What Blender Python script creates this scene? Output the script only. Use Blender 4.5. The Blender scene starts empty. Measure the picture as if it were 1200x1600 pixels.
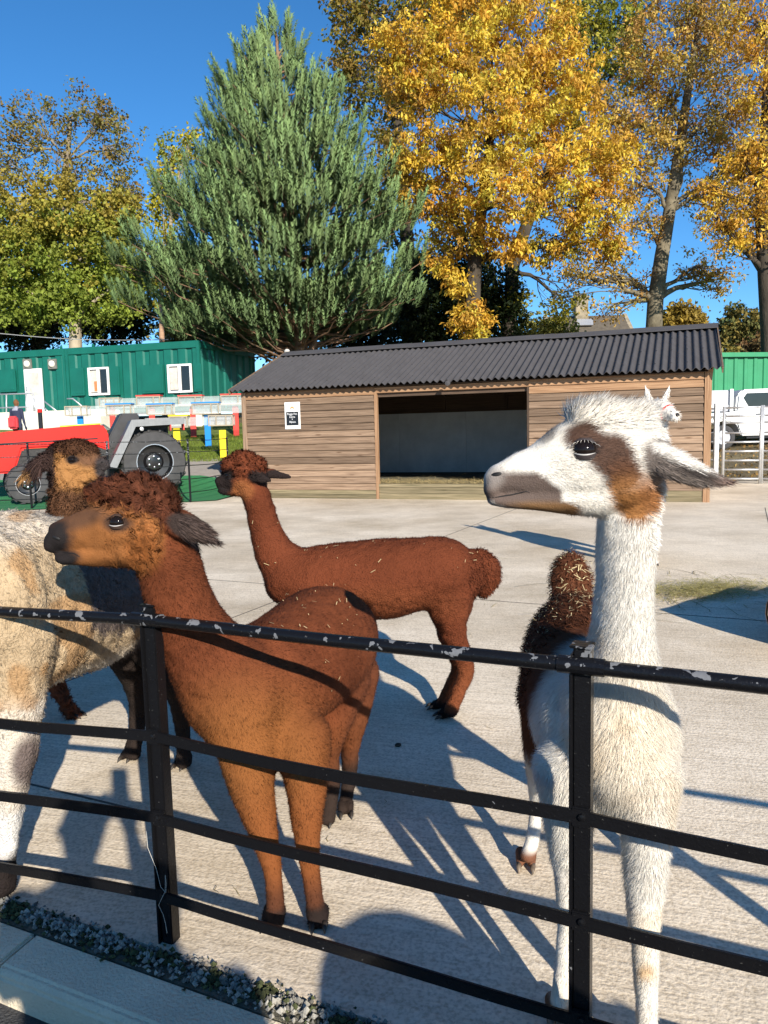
import bpy, bmesh, math, random
import numpy as np
from mathutils import Vector, Matrix
from mathutils.bvhtree import BVHTree
R = math.radians
random.seed(7); rng = np.random.default_rng(7)
S = bpy.context.scene; COL = S.collection

# ------------------------------------------------------------------ camera
CAM_H = 1.5; FPX = 1202.0; PITCH = R(6.1); ROLL = R(1.4)
cf = Vector((0, math.cos(PITCH), -math.sin(PITCH))); cu = Vector((0, math.sin(PITCH), math.cos(PITCH))); cr = Vector((1, 0, 0))
cx = cr*math.cos(ROLL) - cu*math.sin(ROLL); cy = cr*math.sin(ROLL) + cu*math.cos(ROLL)
cam = bpy.data.cameras.new('camera'); cam.sensor_fit = 'VERTICAL'; cam.sensor_height = 36; cam.lens = FPX/1600*36
cam.clip_start = 0.05; cam.clip_end = 3000
camo = bpy.data.objects.new('camera', cam); COL.objects.link(camo)
camo.matrix_world = Matrix(((cx.x, cy.x, -cf.x, 0), (cx.y, cy.y, -cf.y, 0), (cx.z, cy.z, -cf.z, CAM_H), (0, 0, 0, 1)))
S.camera = camo
# ------------------------------------------------------------------ sky, sun, exposure
SUN_EL = R(23.5); SUN_AZ = R(20)          # light travels forward (+Y) and to the left (-X)
LDIR = Vector((-math.sin(SUN_AZ)*math.cos(SUN_EL), math.cos(SUN_AZ)*math.cos(SUN_EL), -math.sin(SUN_EL)))
W = bpy.data.worlds.new('World'); S.world = W; W.use_nodes = True
nt = W.node_tree; bg = nt.nodes['Background']; sky = nt.nodes.new('ShaderNodeTexSky'); sky.sky_type = 'NISHITA'
sky.sun_disc = False; sky.sun_elevation = SUN_EL; sky.sun_rotation = math.atan2(-LDIR.x, -LDIR.y)
sky.air_density = 1.0; sky.dust_density = 0.0; sky.ozone_density = 6.0; sky.altitude = 1500
hs_ = nt.nodes.new('ShaderNodeHueSaturation'); hs_.inputs['Saturation'].default_value = 1.13; hs_.inputs['Hue'].default_value = .496
nt.links.new(sky.outputs[0], hs_.inputs['Color']); nt.links.new(hs_.outputs[0], bg.inputs[0]); bg.inputs[1].default_value = 0.108
sl = bpy.data.lights.new('sun', 'SUN'); sl.energy = 5.0; sl.angle = R(0.53); sl.color = (1.0, 0.915, 0.79)
so = bpy.data.objects.new('sun', sl); COL.objects.link(so); so.location = (8, -20, 12)
so.rotation_euler = LDIR.to_track_quat('-Z', 'Y').to_euler()
S.view_settings.view_transform = 'Standard'; S.view_settings.look = 'None'; S.view_settings.gamma = 1
S.view_settings.use_curve_mapping = False; S.view_settings.exposure = 0.66
S.render.resolution_x = 768; S.render.resolution_y = 1024

# ------------------------------------------------------------------ helpers
def at(px, py, d):
    """point of the place seen at photograph pixel (px, py), d metres ahead"""
    u = px-600; v = py-800; c, s = math.cos(ROLL), math.sin(ROLL)
    r = cf*FPX + cr*(u*c-v*s) - cu*(u*s+v*c)
    return Vector((0, 0, CAM_H)) + r*(d/r.y)
def onz(px, py, z=0.0):
    p = at(px, py, 1.0); k = (z-CAM_H)/(p.z-CAM_H)
    return Vector((p.x*k, p.y*k, z))
def pix(V):
    V = np.asarray(V) - np.array([0, 0, CAM_H]); a = V@np.array(cf)
    u = V@np.array(cx)/a*FPX; v = -(V@np.array(cy))/a*FPX
    return 600+u, 800+v
def sst(a, b, x): t = np.clip((x-a)/(b-a), 0, 1); return t*t*(3-2*t)
_lat = np.random.default_rng(3).random((32, 32, 32))
def vnoise(P, scale, off=0.0):
    Q = np.asarray(P)*scale + off + 100; i = np.floor(Q).astype(int); f = Q-i; f = f*f*(3-2*f); i %= 32; j = (i+1) % 32
    def L(a, b, c): return _lat[a, b, c]
    x0, y0, z0 = i.T; x1, y1, z1 = j.T; fx, fy, fz = f.T
    a = L(x0,y0,z0)*(1-fx)+L(x1,y0,z0)*fx; b = L(x0,y1,z0)*(1-fx)+L(x1,y1,z0)*fx
    c = L(x0,y0,z1)*(1-fx)+L(x1,y0,z1)*fx; d = L(x0,y1,z1)*(1-fx)+L(x1,y1,z1)*fx
    return (a*(1-fy)+b*fy)*(1-fz)+(c*(1-fy)+d*fy)*fz
def srgb(*c): return tuple((x/255/12.92 if x/255 < .04045 else ((x/255+.055)/1.055)**2.4) for x in c)

MATS = {}
def N(nt, t, **kw):
    n = nt.nodes.new(t)
    for k, v in kw.items(): setattr(n, k, v)
    return n
def pm(name, base, rough=.7, var=.18, scale=6, bump=0, bscale=60, metal=0, stretch=(1,1,1), spec=.4, fine=0.5, base2=None, coat=0):
    """procedural surface: two octaves of object-space noise vary the colour, a fine noise gives relief"""
    m = bpy.data.materials.new(name); m.use_nodes = True; nt = m.node_tree; p = nt.nodes['Principled BSDF']; MATS[name] = m
    tc = N(nt, 'ShaderNodeTexCoord'); mp = N(nt, 'ShaderNodeMapping'); mp.inputs['Scale'].default_value = stretch
    nt.links.new(tc.outputs['Object'], mp.inputs[0])
    n1 = N(nt, 'ShaderNodeTexNoise'); n1.inputs['Scale'].default_value = scale; n1.inputs['Detail'].default_value = 6; n1.inputs['Roughness'].default_value = .62
    nt.links.new(mp.outputs[0], n1.inputs['Vector'])
    cr_ = N(nt, 'ShaderNodeValToRGB'); e = cr_.color_ramp.elements
    b2 = base2 if base2 else tuple(min(1, c*(1+var)) for c in base)
    e[0].position = .3; e[1].position = .7; e[0].color = (*[c*(1-var) for c in base], 1); e[1].color = (*b2, 1)
    nt.links.new(n1.outputs[0], cr_.inputs[0]); nt.links.new(cr_.outputs[0], p.inputs['Base Color'])
    p.inputs['Roughness'].default_value = rough; p.inputs['Metallic'].default_value = metal; p.inputs['Specular IOR Level'].default_value = spec
    p.inputs['Coat Weight'].default_value = coat
    if bump:
        n2 = N(nt, 'ShaderNodeTexNoise'); n2.inputs['Scale'].default_value = bscale; n2.inputs['Detail'].default_value = 4
        nt.links.new(mp.outputs[0], n2.inputs['Vector'])
        b = N(nt, 'ShaderNodeBump'); b.inputs['Strength'].default_value = bump; b.inputs['Distance'].default_value = .02
        nt.links.new(n2.outputs[0], b.inputs['Height']); nt.links.new(b.outputs[0], p.inputs['Normal'])
    return m
def am(name, rough=.7, transl=0, sheen=0, spec=.3, bump=0, bscale=200, gain=1.0):
    """colour carried by the piece (its own coat, leaf or cloth colour), read from the Col attribute"""
    m = bpy.data.materials.new(name); m.use_nodes = True; nt = m.node_tree; p = nt.nodes['Principled BSDF']; MATS[name] = m
    a = N(nt, 'ShaderNodeVertexColor', layer_name='Col'); nt.links.new(a.outputs[0], p.inputs['Base Color'])
    p.inputs['Roughness'].default_value = rough; p.inputs['Specular IOR Level'].default_value = spec
    if sheen: p.inputs['Sheen Weight'].default_value = sheen; p.inputs['Sheen Roughness'].default_value = .5
    if bump:
        tc = N(nt, 'ShaderNodeTexCoord'); n2 = N(nt, 'ShaderNodeTexNoise'); n2.inputs['Scale'].default_value = bscale; n2.inputs['Detail'].default_value = 3
        nt.links.new(tc.outputs['Object'], n2.inputs['Vector'])
        b = N(nt, 'ShaderNodeBump'); b.inputs['Strength'].default_value = bump; b.inputs['Distance'].default_value = .01
        nt.links.new(n2.outputs[0], b.inputs['Height']); nt.links.new(b.outputs[0], p.inputs['Normal'])
    if transl:
        t = N(nt, 'ShaderNodeBsdfTranslucent'); nt.links.new(a.outputs[0], t.inputs[0]); mx = N(nt, 'ShaderNodeMixShader'); mx.inputs[0].default_value = transl
        nt.links.new(p.outputs[0], mx.inputs[1]); nt.links.new(t.outputs[0], mx.inputs[2]); nt.links.new(mx.outputs[0], nt.nodes['Material Output'].inputs[0])
    return m

def tag(o, label=None, cat=None, group=None, kind=None):
    for k, v in (('label', label), ('category', cat), ('group', group), ('kind', kind)):
        if v: o[k] = v
    return o
def thing(name, label, cat, loc=(0, 0, 0), group=None, rz=0):
    o = bpy.data.objects.new(name, None); COL.objects.link(o); o.location = loc; o.rotation_euler.z = rz; o.empty_display_size = .2
    return tag(o, label, cat, group)
def rootloc(o):
    while o.parent: o = o.parent
    return np.array(o.location)
def link(name, me, mat, parent=None, origin=None):
    o = bpy.data.objects.new(name, me); COL.objects.link(o)
    if mat is not None: me.materials.append(mat)
    if parent is not None: o.parent = parent
    elif origin is not None: o.location = origin
    return o
def np_mesh(name, V, F, mat, parent=None, col=None, nrm=None, smooth=False, origin=None):
    """one mesh object from arrays given in place coordinates"""
    V = np.asarray(V, dtype=np.float64); F = np.asarray(F, dtype=np.int32)
    off = rootloc(parent) if parent is not None else (np.array(origin) if origin is not None else np.zeros(3))
    me = bpy.data.meshes.new(name); n, k = F.shape
    me.vertices.add(len(V)); me.vertices.foreach_set('co', (V-off).ravel())
    me.loops.add(n*k); me.loops.foreach_set('vertex_index', F.ravel())
    me.polygons.add(n); me.polygons.foreach_set('loop_start', np.arange(n, dtype=np.int32)*k)
    me.polygons.foreach_set('use_smooth', np.full(n, smooth or nrm is not None))
    if col is not None:
        ca = me.color_attributes.new('Col', 'FLOAT_COLOR', 'POINT'); c4 = np.ones((len(V), 4)); c4[:, :3] = np.clip(col, 0, 1)
        ca.data.foreach_set('color', c4.ravel())
    me.update()
    if nrm is not None: me.normals_split_custom_set_from_vertices(nrm.tolist())
    return link(name, me, mat, parent, origin)

class MB:
    """collects boxes, bars, tubes and sheets of ONE piece"""
    def __init__(s): s.v = []; s.f = []
    def add(s, vs, fs):
        o = len(s.v); s.v += [tuple(v) for v in vs]; s.f += [tuple(i+o for i in f) for f in fs]; return s
    def box(s, c, size, X=(1,0,0), Y=(0,1,0), Z=(0,0,1)):
        c = Vector(c); X = Vector(X)*size[0]/2; Y = Vector(Y)*size[1]/2; Z = Vector(Z)*size[2]/2
        vs = [c+X*a+Y*b+Z*d for d in (-1, 1) for a, b in ((-1,-1),(1,-1),(1,1),(-1,1))]
        return s.add(vs, [(0,3,2,1),(4,5,6,7),(0,1,5,4),(1,2,6,5),(2,3,7,6),(3,0,4,7)])
    def bar(s, a, b, w, h, up=(0,0,1)):
        a = Vector(a); b = Vector(b); d = b-a; L = d.length; d = d/L; up = Vector(up)
        if abs(d.dot(up)) > .98: up = Vector((0, 1, 0))
        x = d.cross(up).normalized(); z = x.cross(d)
        return s.box((a+b)/2, (w, L, h), x, d, z)
    def tube(s, pts, r, seg=8, caps=True):
        pts = [Vector(p) for p in pts]; n = len(pts); rs = r if isinstance(r, (list, tuple)) else [r]*n; o = len(s.v); ref = None
        for i, p in enumerate(pts):
            t = (pts[min(i+1, n-1)]-pts[max(i-1, 0)]).normalized()
            if ref is None: ref = Vector((0,0,1)) if abs(t.z) < .9 else Vector((1,0,0))
            x = (ref - t*ref.dot(t)).normalized(); ref = x; y = t.cross(x)
            for k in range(seg):
                a = 2*math.pi*k/seg; s.v.append(tuple(p + (x*math.cos(a)+y*math.sin(a))*rs[i]))
        for i in range(n-1):
            for k in range(seg):
                k2 = (k+1) % seg; s.f.append((o+i*seg+k, o+i*seg+k2, o+(i+1)*seg+k2, o+(i+1)*seg+k))
        if caps: s.f.append(tuple(o+k for k in range(seg))[::-1]); s.f.append(tuple(o+(n-1)*seg+k for k in range(seg)))
        return s
    def prism(s, poly, d):
        """extrude a polygon of 3D points along d"""
        d = Vector(d); n = len(poly); vs = [Vector(p) for p in poly]; vs = vs+[v+d for v in vs]
        return s.add(vs, [tuple(range(n))[::-1], tuple(range(n, 2*n))] + [(i, (i+1) % n, (i+1) % n+n, i+n) for i in range(n)])
    def lathe(s, c, axis, prof, seg=24):
        """profile of (offset along axis, radius)"""
        c = Vector(c); a = Vector(axis).normalized(); x = a.orthogonal().normalized(); y = a.cross(x); o = len(s.v); n = len(prof)
        for h, r in prof:
            for k in range(seg):
                t = 2*math.pi*k/seg; s.v.append(tuple(c+a*h+(x*math.cos(t)+y*math.sin(t))*r))
        for i in range(n-1):
            for k in range(seg):
                k2 = (k+1) % seg; s.f.append((o+i*seg+k, o+i*seg+k2, o+(i+1)*seg+k2, o+(i+1)*seg+k))
        return s
    def build(s, name, mat, parent=None, smooth=False, origin=None, bevel=0, label=None):
        off = Vector(rootloc(parent)) if parent is not None else Vector(origin if origin is not None else (0,0,0))
        me = bpy.data.meshes.new(name); me.from_pydata([Vector(v)-off for v in s.v], [], s.f)
        bm = bmesh.new(); bm.from_mesh(me); bmesh.ops.recalc_face_normals(bm, faces=bm.faces)
        if bevel: bmesh.ops.bevel(bm, geom=list(bm.edges), offset=bevel, segments=2, affect='EDGES', clamp_overlap=True)
        bm.to_mesh(me); bm.free()
        if smooth: me.polygons.foreach_set('use_smooth', [True]*len(me.polygons))
        o = link(name, me, mat, parent, origin)
        if label: o['label'] = label
        return o
def ang_smooth(o, deg=40):
    me = o.data; me.polygons.foreach_set('use_smooth', [True]*len(me.polygons)); me.set_sharp_from_angle(angle=R(deg))
def text_mesh(name, s, size, origin, X, Y, mat, parent, extr=.002, align='CENTER'):
    cu_ = bpy.data.curves.new(name, 'FONT'); cu_.body = s; cu_.size = size; cu_.extrude = extr; cu_.align_x = align; cu_.align_y = 'CENTER'
    t = bpy.data.objects.new(name+'_t', cu_); COL.objects.link(t); bpy.context.view_layer.update()
    me = bpy.data.meshes.new_from_object(t.evaluated_get(bpy.context.evaluated_depsgraph_get())); bpy.data.objects.remove(t); bpy.data.curves.remove(cu_)
    X = Vector(X); Y = Vector(Y); Z = X.cross(Y); off = Vector(rootloc(parent))
    me.transform(Matrix(((X.x,Y.x,Z.x,origin[0]-off.x),(X.y,Y.y,Z.y,origin[1]-off.y),(X.z,Y.z,Z.z,origin[2]-off.z),(0,0,0,1)))); me.name = name
    me.materials.clear(); return link(name, me, mat, parent)
# ------------------------------------------------------------------ the ground
def hf(x, y):
    """height of the land: a level yard, rising ground to the left beyond it and behind the shelter"""
    x = np.asarray(x, float); y = np.asarray(y, float)
    f = lambda s: np.where(s > 0, .155*s*s/(np.abs(s)+1.2), 0)
    zl = f(y-17.6); zr = f(x*.37+y*.93-21.6)
    w = sst(-6.0, -3.9, x - (y-18)*.30*(y > 18))
    z = zl*(1-w)+zr*w
    z = np.where(z > 1.8, 1.8+ (1-np.exp(-(z-1.8)/.9))*.9, z)
    return z
# (fence line runs from upper left to lower right)
FD = Vector((.905, -.425, 0)); FN = Vector((.425, .905, 0))          # along the fence, into the yard
PL = Vector((-.665, 2.148, 0)); PR = Vector((.428, 1.635, 0))
KS = Vector((-.585, 2.060, 0))                                        # inner edge of the mossy strip beneath the left post
def kpt(u, v, z=0): return KS + FD*u - FN*v + Vector((0, 0, z))       # u along the kerb, v toward the path

def mat_concrete():
    m = pm('concrete', (.84, .74, .60), .9, .09, 1.1, 0); nt = m.node_tree; p = nt.nodes['Principled BSDF']
    tc = nt.nodes['Texture Coordinate']
    # broomed grooves running along the fence, aggregate speckle, damp stains
    mp = N(nt, 'ShaderNodeMapping'); mp.inputs['Rotation'].default_value = (0, 0, R(16)); nt.links.new(tc.outputs['Object'], mp.inputs[0])
    mp2 = N(nt, 'ShaderNodeMapping'); mp2.inputs['Scale'].default_value = (1.2, 26, 1); nt.links.new(mp.outputs[0], mp2.inputs[0])
    g = N(nt, 'ShaderNodeTexNoise'); g.inputs['Scale'].default_value = 2.2; g.inputs['Detail'].default_value = 5; nt.links.new(mp2.outputs[0], g.inputs['Vector'])
    f = N(nt, 'ShaderNodeTexNoise'); f.inputs['Scale'].default_value = 90; f.inputs['Detail'].default_value = 3; nt.links.new(tc.outputs['Object'], f.inputs['Vector'])
    ad = N(nt, 'ShaderNodeMath', operation='MULTIPLY_ADD'); ad.inputs[1].default_value = .9; nt.links.new(g.outputs[0], ad.inputs[0]); nt.links.new(f.outputs[0], ad.inputs[2])
    b = N(nt, 'ShaderNodeBump'); b.inputs['Strength'].default_value = .32; b.inputs['Distance'].default_value = .010
    nt.links.new(ad.outputs[0], b.inputs['Height']); nt.links.new(b.outputs[0], p.inputs['Normal'])
    st = N(nt, 'ShaderNodeTexNoise'); st.inputs['Scale'].default_value = .35; st.inputs['Detail'].default_value = 8; st.inputs['Roughness'].default_value = .7; nt.links.new(tc.outputs['Object'], st.inputs['Vector'])
    r1 = N(nt, 'ShaderNodeValToRGB'); e = r1.color_ramp.elements; e[0].position = .36; e[1].position = .6; e[0].color = (.58, .53, .45, 1); e[1].color = (1, 1, 1, 1)
    nt.links.new(st.outputs[0], r1.inputs[0])
    r2 = N(nt, 'ShaderNodeValToRGB'); e = r2.color_ramp.elements; e[0].position = .33; e[1].position = .56; e[0].color = (.66, .63, .58, 1); e[1].color = (1.06, 1.05, 1.03, 1)
    nt.links.new(f.outputs[0], r2.inputs[0])
    src = p.inputs['Base Color'].links[0].from_socket; cur = src
    r3 = N(nt, 'ShaderNodeValToRGB'); e = r3.color_ramp.elements; e[0].position = .3; e[1].position = .62; e[0].color = (.80, .785, .76, 1); e[1].color = (1.04, 1.04, 1.03, 1); nt.links.new(g.outputs[0], r3.inputs[0])
    for r_ in (r1, r2, r3):
        mx = N(nt, 'ShaderNodeMix', data_type='RGBA', blend_type='MULTIPLY'); mx.inputs[0].default_value = .8
        nt.links.new(cur, mx.inputs[6]); nt.links.new(r_.outputs[0], mx.inputs[7]); cur = mx.outputs[2]
    nt.links.new(cur, p.inputs['Base Color']); return m
mat_concrete()
pm('earth', (.13, .10, .055), .95, .45, 1.3, .8, 25, base2=(.20, .16, .08))
pm('turf', (.10, .15, .025), .9, .35, 3, .8, 60, base2=(.17, .21, .045))
pm('carpet', (.028, .19, .065), .95, .16, 9, .4, 150)
pm('path_grey', (.30, .27, .24), .95, .12, 5, .4, 80)
pm('asphalt', (.05, .05, .05), .95, .25, 12, .8, 90)
pm('kerb_stone', (.68, .58, .42), .92, .14, 3, .5, 110)
def grid_sheet(name, xs, ys, dz, mat):
    X, Y = np.meshgrid(xs, ys); Z = hf(X, Y)+dz; nx = len(xs); ny = len(ys)
    V = np.stack([X.ravel(), Y.ravel(), Z.ravel()], 1); i = np.arange(nx*ny).reshape(ny, nx)
    F = np.stack([i[:-1,:-1].ravel(), i[:-1,1:].ravel(), i[1:,1:].ravel(), i[1:,:-1].ravel()], 1)
    return tag(np_mesh(name, V, F, MATS[mat], smooth=True), kind='structure')
xs = np.unique(np.concatenate([np.linspace(-600, -40, 15), np.linspace(-40, 40, 61), np.linspace(40, 600, 15)]))
ys = np.unique(np.concatenate([[-300, -100, -30, -10, 0], np.linspace(4, 60, 81), np.linspace(60, 900, 15)]))
g = grid_sheet('ground', xs, ys, -.13, 'earth')
g.data.vertices.foreach_get('co', co := np.empty(len(g.data.vertices)*3)); co = co.reshape(-1, 3)
co[:, 2] += np.where(hf(co[:, 0], co[:, 1]) > .02, .11, 0); g.data.vertices.foreach_set('co', co.ravel())
# concrete yard: a real slab whose front edge meets the mossy strip
yp = [kpt(-9, .0), kpt(6.5, .0), (22, 6), (19, 14.4), (12.5, 18.0), (3.2, 21.8), (-3.2, 20.6), (-3.75, 17.3), (-8.3, 15.85), (-14, 13.9), (-16, 9)]
tag(MB().prism([(p[0], p[1], -.12) for p in yp], (0, 0, .124)).build('concrete_yard', MATS['concrete']), kind='structure')
# public side: asphalt path below the kerb
pp = [kpt(-9, .235), kpt(8, .235), kpt(8, 14), kpt(-9, 14)]
tag(MB().add([(p.x, p.y, -.118) for p in pp], [(0, 3, 2, 1)]).build('footpath', MATS['asphalt']), kind='structure')
def patch(name, quad, n, dz, mat):
    a, b, c, d = [np.array(q, float) for q in quad]; u, v = np.meshgrid(np.linspace(0, 1, n), np.linspace(0, 1, n)); u = u[..., None]; v = v[..., None]
    P2 = ((a*(1-u)+b*u)*(1-v)+(d*(1-u)+c*u)*v).reshape(-1, 2); i = np.arange(n*n).reshape(n, n)
    V = np.c_[P2, hf(P2[:, 0], P2[:, 1])+dz]; F = np.stack([i[:-1,:-1].ravel(), i[:-1,1:].ravel(), i[1:,1:].ravel(), i[1:,:-1].ravel()], 1)
    return tag(np_mesh(name, V, F, MATS[mat], smooth=True), kind='structure')
# expansion joints cast between the slabs
pm('joint', (.11, .10, .085), .95, .3, 30, .6, 90)
def joint(a, b): tag(MB().bar(Vector(a)+Vector((0,0,.001)), Vector(b)+Vector((0,0,.001)), .011, .010).build('slab_joint', MATS['joint']), kind='structure')
j0 = KS+FN*.62; joint(j0-FD*7, j0+FD*5); j1 = KS+FN*4.7; joint(j1-FD*7, j1+FD*7)
for u in (-2.35, 1.75, 5.9): joint(j0+FD*u+FN*.012, j0+FD*u+FN*12.5)
patch('lawn', [(-20, 22.6), (-2.4, 23.4), (-2.4, 31), (-20, 31)], 26, .012, 'turf')
patch('green_matting', [(-16, 13.25), (-3.76, 17.2), (-3.3, 20.9), (-16, 20.9)], 24, .022, 'carpet')
patch('gravel_path', [(-16, 20.9), (-3.3, 20.9), (-2.6, 23.4), (-20, 22.9)], 16, .016, 'path_grey')
# grass blades over the lawn
n = 26000; gx = rng.uniform(-9.5, -2.8, n); gy = rng.uniform(22.9, 28, n)
B = np.c_[gx, gy, hf(gx, gy)+.01]; a = rng.uniform(0, 6.28, n); h = rng.uniform(.03, .08, n); w = .011
T = B + np.c_[np.cos(a)*.03, np.sin(a)*.03, h]; sd = np.c_[-np.sin(a), np.cos(a), a*0]*w
V = np.stack([B-sd, B+sd, T], 1).reshape(-1, 3); c = np.array([.13, .19, .03])*rng.uniform(.6, 1.5, (n, 1))+np.array([.05, .03, 0])*rng.random((n, 1))
tag(np_mesh('lawn_grass', V, np.arange(n*3).reshape(-1, 3), am('grass_blade', .7, .3), col=np.repeat(c, 3, 0)), 'short mown grass of the sloping lawn behind the green matting', 'grass', kind='stuff')

# kerb: separate stones laid end to end
def kerb_mesh(L):
    mb = MB(); prof = [(.085, -.3), (.085, .0), (.215, -.012), (.235, -.035), (.24, -.3)]
    mb.prism([Vector((0, -v, z)) for v, z in prof], (L, 0, 0)); return mb
kroot = thing('concrete_kerb', 'pale concrete kerb stones edging the yard below the black fence', 'kerb', KS)
ku = -.52
for i, u in enumerate([ku-.915*4, ku-.915*3, ku-.915*2, ku-.915, ku, ku+.915, ku+.915*2, ku+.915*3, ku+.915*4]):
    if i == 0:
        k0 = kerb_mesh(.908); me = bpy.data.meshes.new('kerb_stone'); me.from_pydata(k0.v, [], k0.f)
        bm = bmesh.new(); bm.from_mesh(me); bmesh.ops.recalc_face_normals(bm, faces=bm.faces); bmesh.ops.bevel(bm, geom=list(bm.edges), offset=.008, segments=2, affect='EDGES'); bm.to_mesh(me); bm.free(); me.materials.append(MATS['kerb_stone'])
    o = bpy.data.objects.new('kerb_stone', me); COL.objects.link(o); o.parent = kroot
    o.location = FD*u + Vector((0, 0, random.uniform(-.004, .004))); o.rotation_euler = (0, 0, math.atan2(FD.y, FD.x)+random.uniform(-.004, .004))
# mossy strip of crumbling mortar and chippings between kerb and yard
pm('strip_bed', (.10, .095, .065), .95, .4, 20, .8, 80, base2=(.16, .15, .11))
tag(MB().prism([kpt(-6, .0, -.1), kpt(6, .0, -.1), kpt(6, .084, -.1), kpt(-6, .084, -.1)], (0, 0, .094)).build('mortar_strip', MATS['strip_bed']), kind='structure')
n = 5200; u = rng.uniform(-1.5, 2.6, n); v = np.clip(rng.normal(.035, .022, n), -.012, .1); r = rng.uniform(.003, .011, n)*(1.2-np.abs(v-.035)*7)
pm('_', (.1, .1, .1))
octv = np.array([[1,0,0],[-1,0,0],[0,1,0],[0,-1,0],[0,0,1],[0,0,-1]], float); octf = np.array([[0,2,4],[2,1,4],[1,3,4],[3,0,4],[2,0,5],[1,2,5],[3,1,5],[0,3,5]])
base = np.array(KS)+np.outer(u, np.array(FD))-np.outer(v, np.array(FN)); base[:, 2] = rng.uniform(-.008, .012, n)*(v < .07)
jit = rng.uniform(.55, 1.25, (n, 6, 1))
V = base[:, None]+octv[None]*r[:, None, None]*jit+rng.normal(0, .0012, (n, 6, 3)); F = (octf[None]+np.arange(n)[:, None, None]*6).reshape(-1, 3)
green = (vnoise(base, 14) > .64)[:, None] | (rng.random((n, 1)) < .16)
c = np.where(green, np.array([.075, .085, .035])*rng.uniform(.3, 1.2, (n, 1)), np.array([.38, .36, .31])*rng.uniform(.3, 1.15, (n, 1)))
tag(np_mesh('mortar_chippings', V.reshape(-1, 3), F, am('chipping', .95, bump=.5, bscale=300), col=np.repeat(c, 6, 0)), 'crumbling grey mortar chippings with moss along the foot of the black fence', 'chippings', kind='stuff')
# ------------------------------------------------------------------ timber field shelter
def wood(name, c1, c2, grain=1.0, rough=.75, knots=True, var=.7):
    m = bpy.data.materials.new(name); m.use_nodes = True; nt = m.node_tree; p = nt.nodes['Principled BSDF']; MATS[name] = m
    tc = N(nt, 'ShaderNodeTexCoord'); oi = N(nt, 'ShaderNodeObjectInfo')
    sc = N(nt, 'ShaderNodeVectorMath', operation='SCALE'); sc.inputs[0].default_value = (37, 11, 23); nt.links.new(oi.outputs['Random'], sc.inputs['Scale'])
    ad = N(nt, 'ShaderNodeVectorMath', operation='ADD'); nt.links.new(tc.outputs['Object'], ad.inputs[0]); nt.links.new(sc.outputs[0], ad.inputs[1])
    mp = N(nt, 'ShaderNodeMapping'); mp.inputs['Scale'].default_value = (.55, 9, 14); nt.links.new(ad.outputs[0], mp.inputs[0])
    n1 = N(nt, 'ShaderNodeTexNoise'); n1.inputs['Scale'].default_value = 3.0*grain; n1.inputs['Detail'].default_value = 6; n1.inputs['Distortion'].default_value = .6; nt.links.new(mp.outputs[0], n1.inputs['Vector'])
    r = N(nt, 'ShaderNodeValToRGB'); e = r.color_ramp.elements; e[0].position = .3; e[1].position = .72; e[0].color = (*c1, 1); e[1].color = (*c2, 1); nt.links.new(n1.outputs[0], r.inputs[0])
    hs = N(nt, 'ShaderNodeHueSaturation'); nt.links.new(r.outputs[0], hs.inputs['Color'])
    mr = N(nt, 'ShaderNodeMapRange'); mr.inputs[3].default_value = 1-var/2; mr.inputs[4].default_value = 1+var/2; nt.links.new(oi.outputs['Random'], mr.inputs[0]); nt.links.new(mr.outputs[0], hs.inputs['Value'])
    cur = hs.outputs[0]
    if knots:
        mk = N(nt, 'ShaderNodeMapping'); mk.inputs['Scale'].default_value = (1.3, 4, 7.2); nt.links.new(ad.outputs[0], mk.inputs[0])
        vo = N(nt, 'ShaderNodeTexVoronoi'); vo.inputs['Scale'].default_value = 1.1; nt.links.new(mk.outputs[0], vo.inputs['Vector'])
        kr = N(nt, 'ShaderNodeValToRGB'); e = kr.color_ramp.elements; e[0].position = .05; e[1].position = .14; e[0].color = (.35, .27, .2, 1); e[1].color = (1, 1, 1, 1); nt.links.new(vo.outputs['Distance'], kr.inputs[0])
        mx = N(nt, 'ShaderNodeMix', data_type='RGBA', blend_type='MULTIPLY'); mx.inputs[0].default_value = .85; nt.links.new(cur, mx.inputs[6]); nt.links.new(kr.outputs[0], mx.inputs[7]); cur = mx.outputs[2]
    nt.links.new(cur, p.inputs['Base Color']); p.inputs['Roughness'].default_value = rough; p.inputs['Specular IOR Level'].default_value = .25
    b = N(nt, 'ShaderNodeBump'); b.inputs['Strength'].default_value = .35; b.inputs['Distance'].default_value = .01; nt.links.new(n1.outputs[0], b.inputs['Height']); nt.links.new(b.outputs[0], p.inputs['Normal'])
    return m
wood('shed_wood', (.135, .087, .056), (.31, .215, .145)); wood('shed_wood_new', (.23, .125, .066), (.42, .26, .15), var=.3)
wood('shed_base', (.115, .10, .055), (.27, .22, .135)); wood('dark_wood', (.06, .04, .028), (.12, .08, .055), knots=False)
pm('onduline', (.066, .063, .066), .78, .14, 2.5, .3, 60); pm('grey_panel', (.58, .60, .61), .75, .15, 1.6, .15, 20); pm('white_paint', (.78, .78, .75), .5, .06, 5)
pm('sign_black', (.012, .016, .022), .5, .2, 20); pm('sign_orange', (.55, .28, .12), .6); pm('chalk', (.72, .74, .76), .8)
YAW = R(21); SE = Vector((math.cos(YAW), -math.sin(YAW), 0)); SB = Vector((math.sin(YAW), math.cos(YAW), 0))
SR_ = Vector((6.048, 14.339, 0)); SLEN = 9.85; SL_ = SR_ - SE*SLEN
SD = 4.9; RW = 2.5; RZ = 3.50; EZ = 2.43; O1, O2 = 3.27, 6.52
def sp(u, w, z): return SL_ + SE*u + SB*w + Vector((0, 0, z))
shed = thing('field_shelter', 'long brown timber field shelter with dark corrugated roof and open front', 'shed', SL_)
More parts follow.
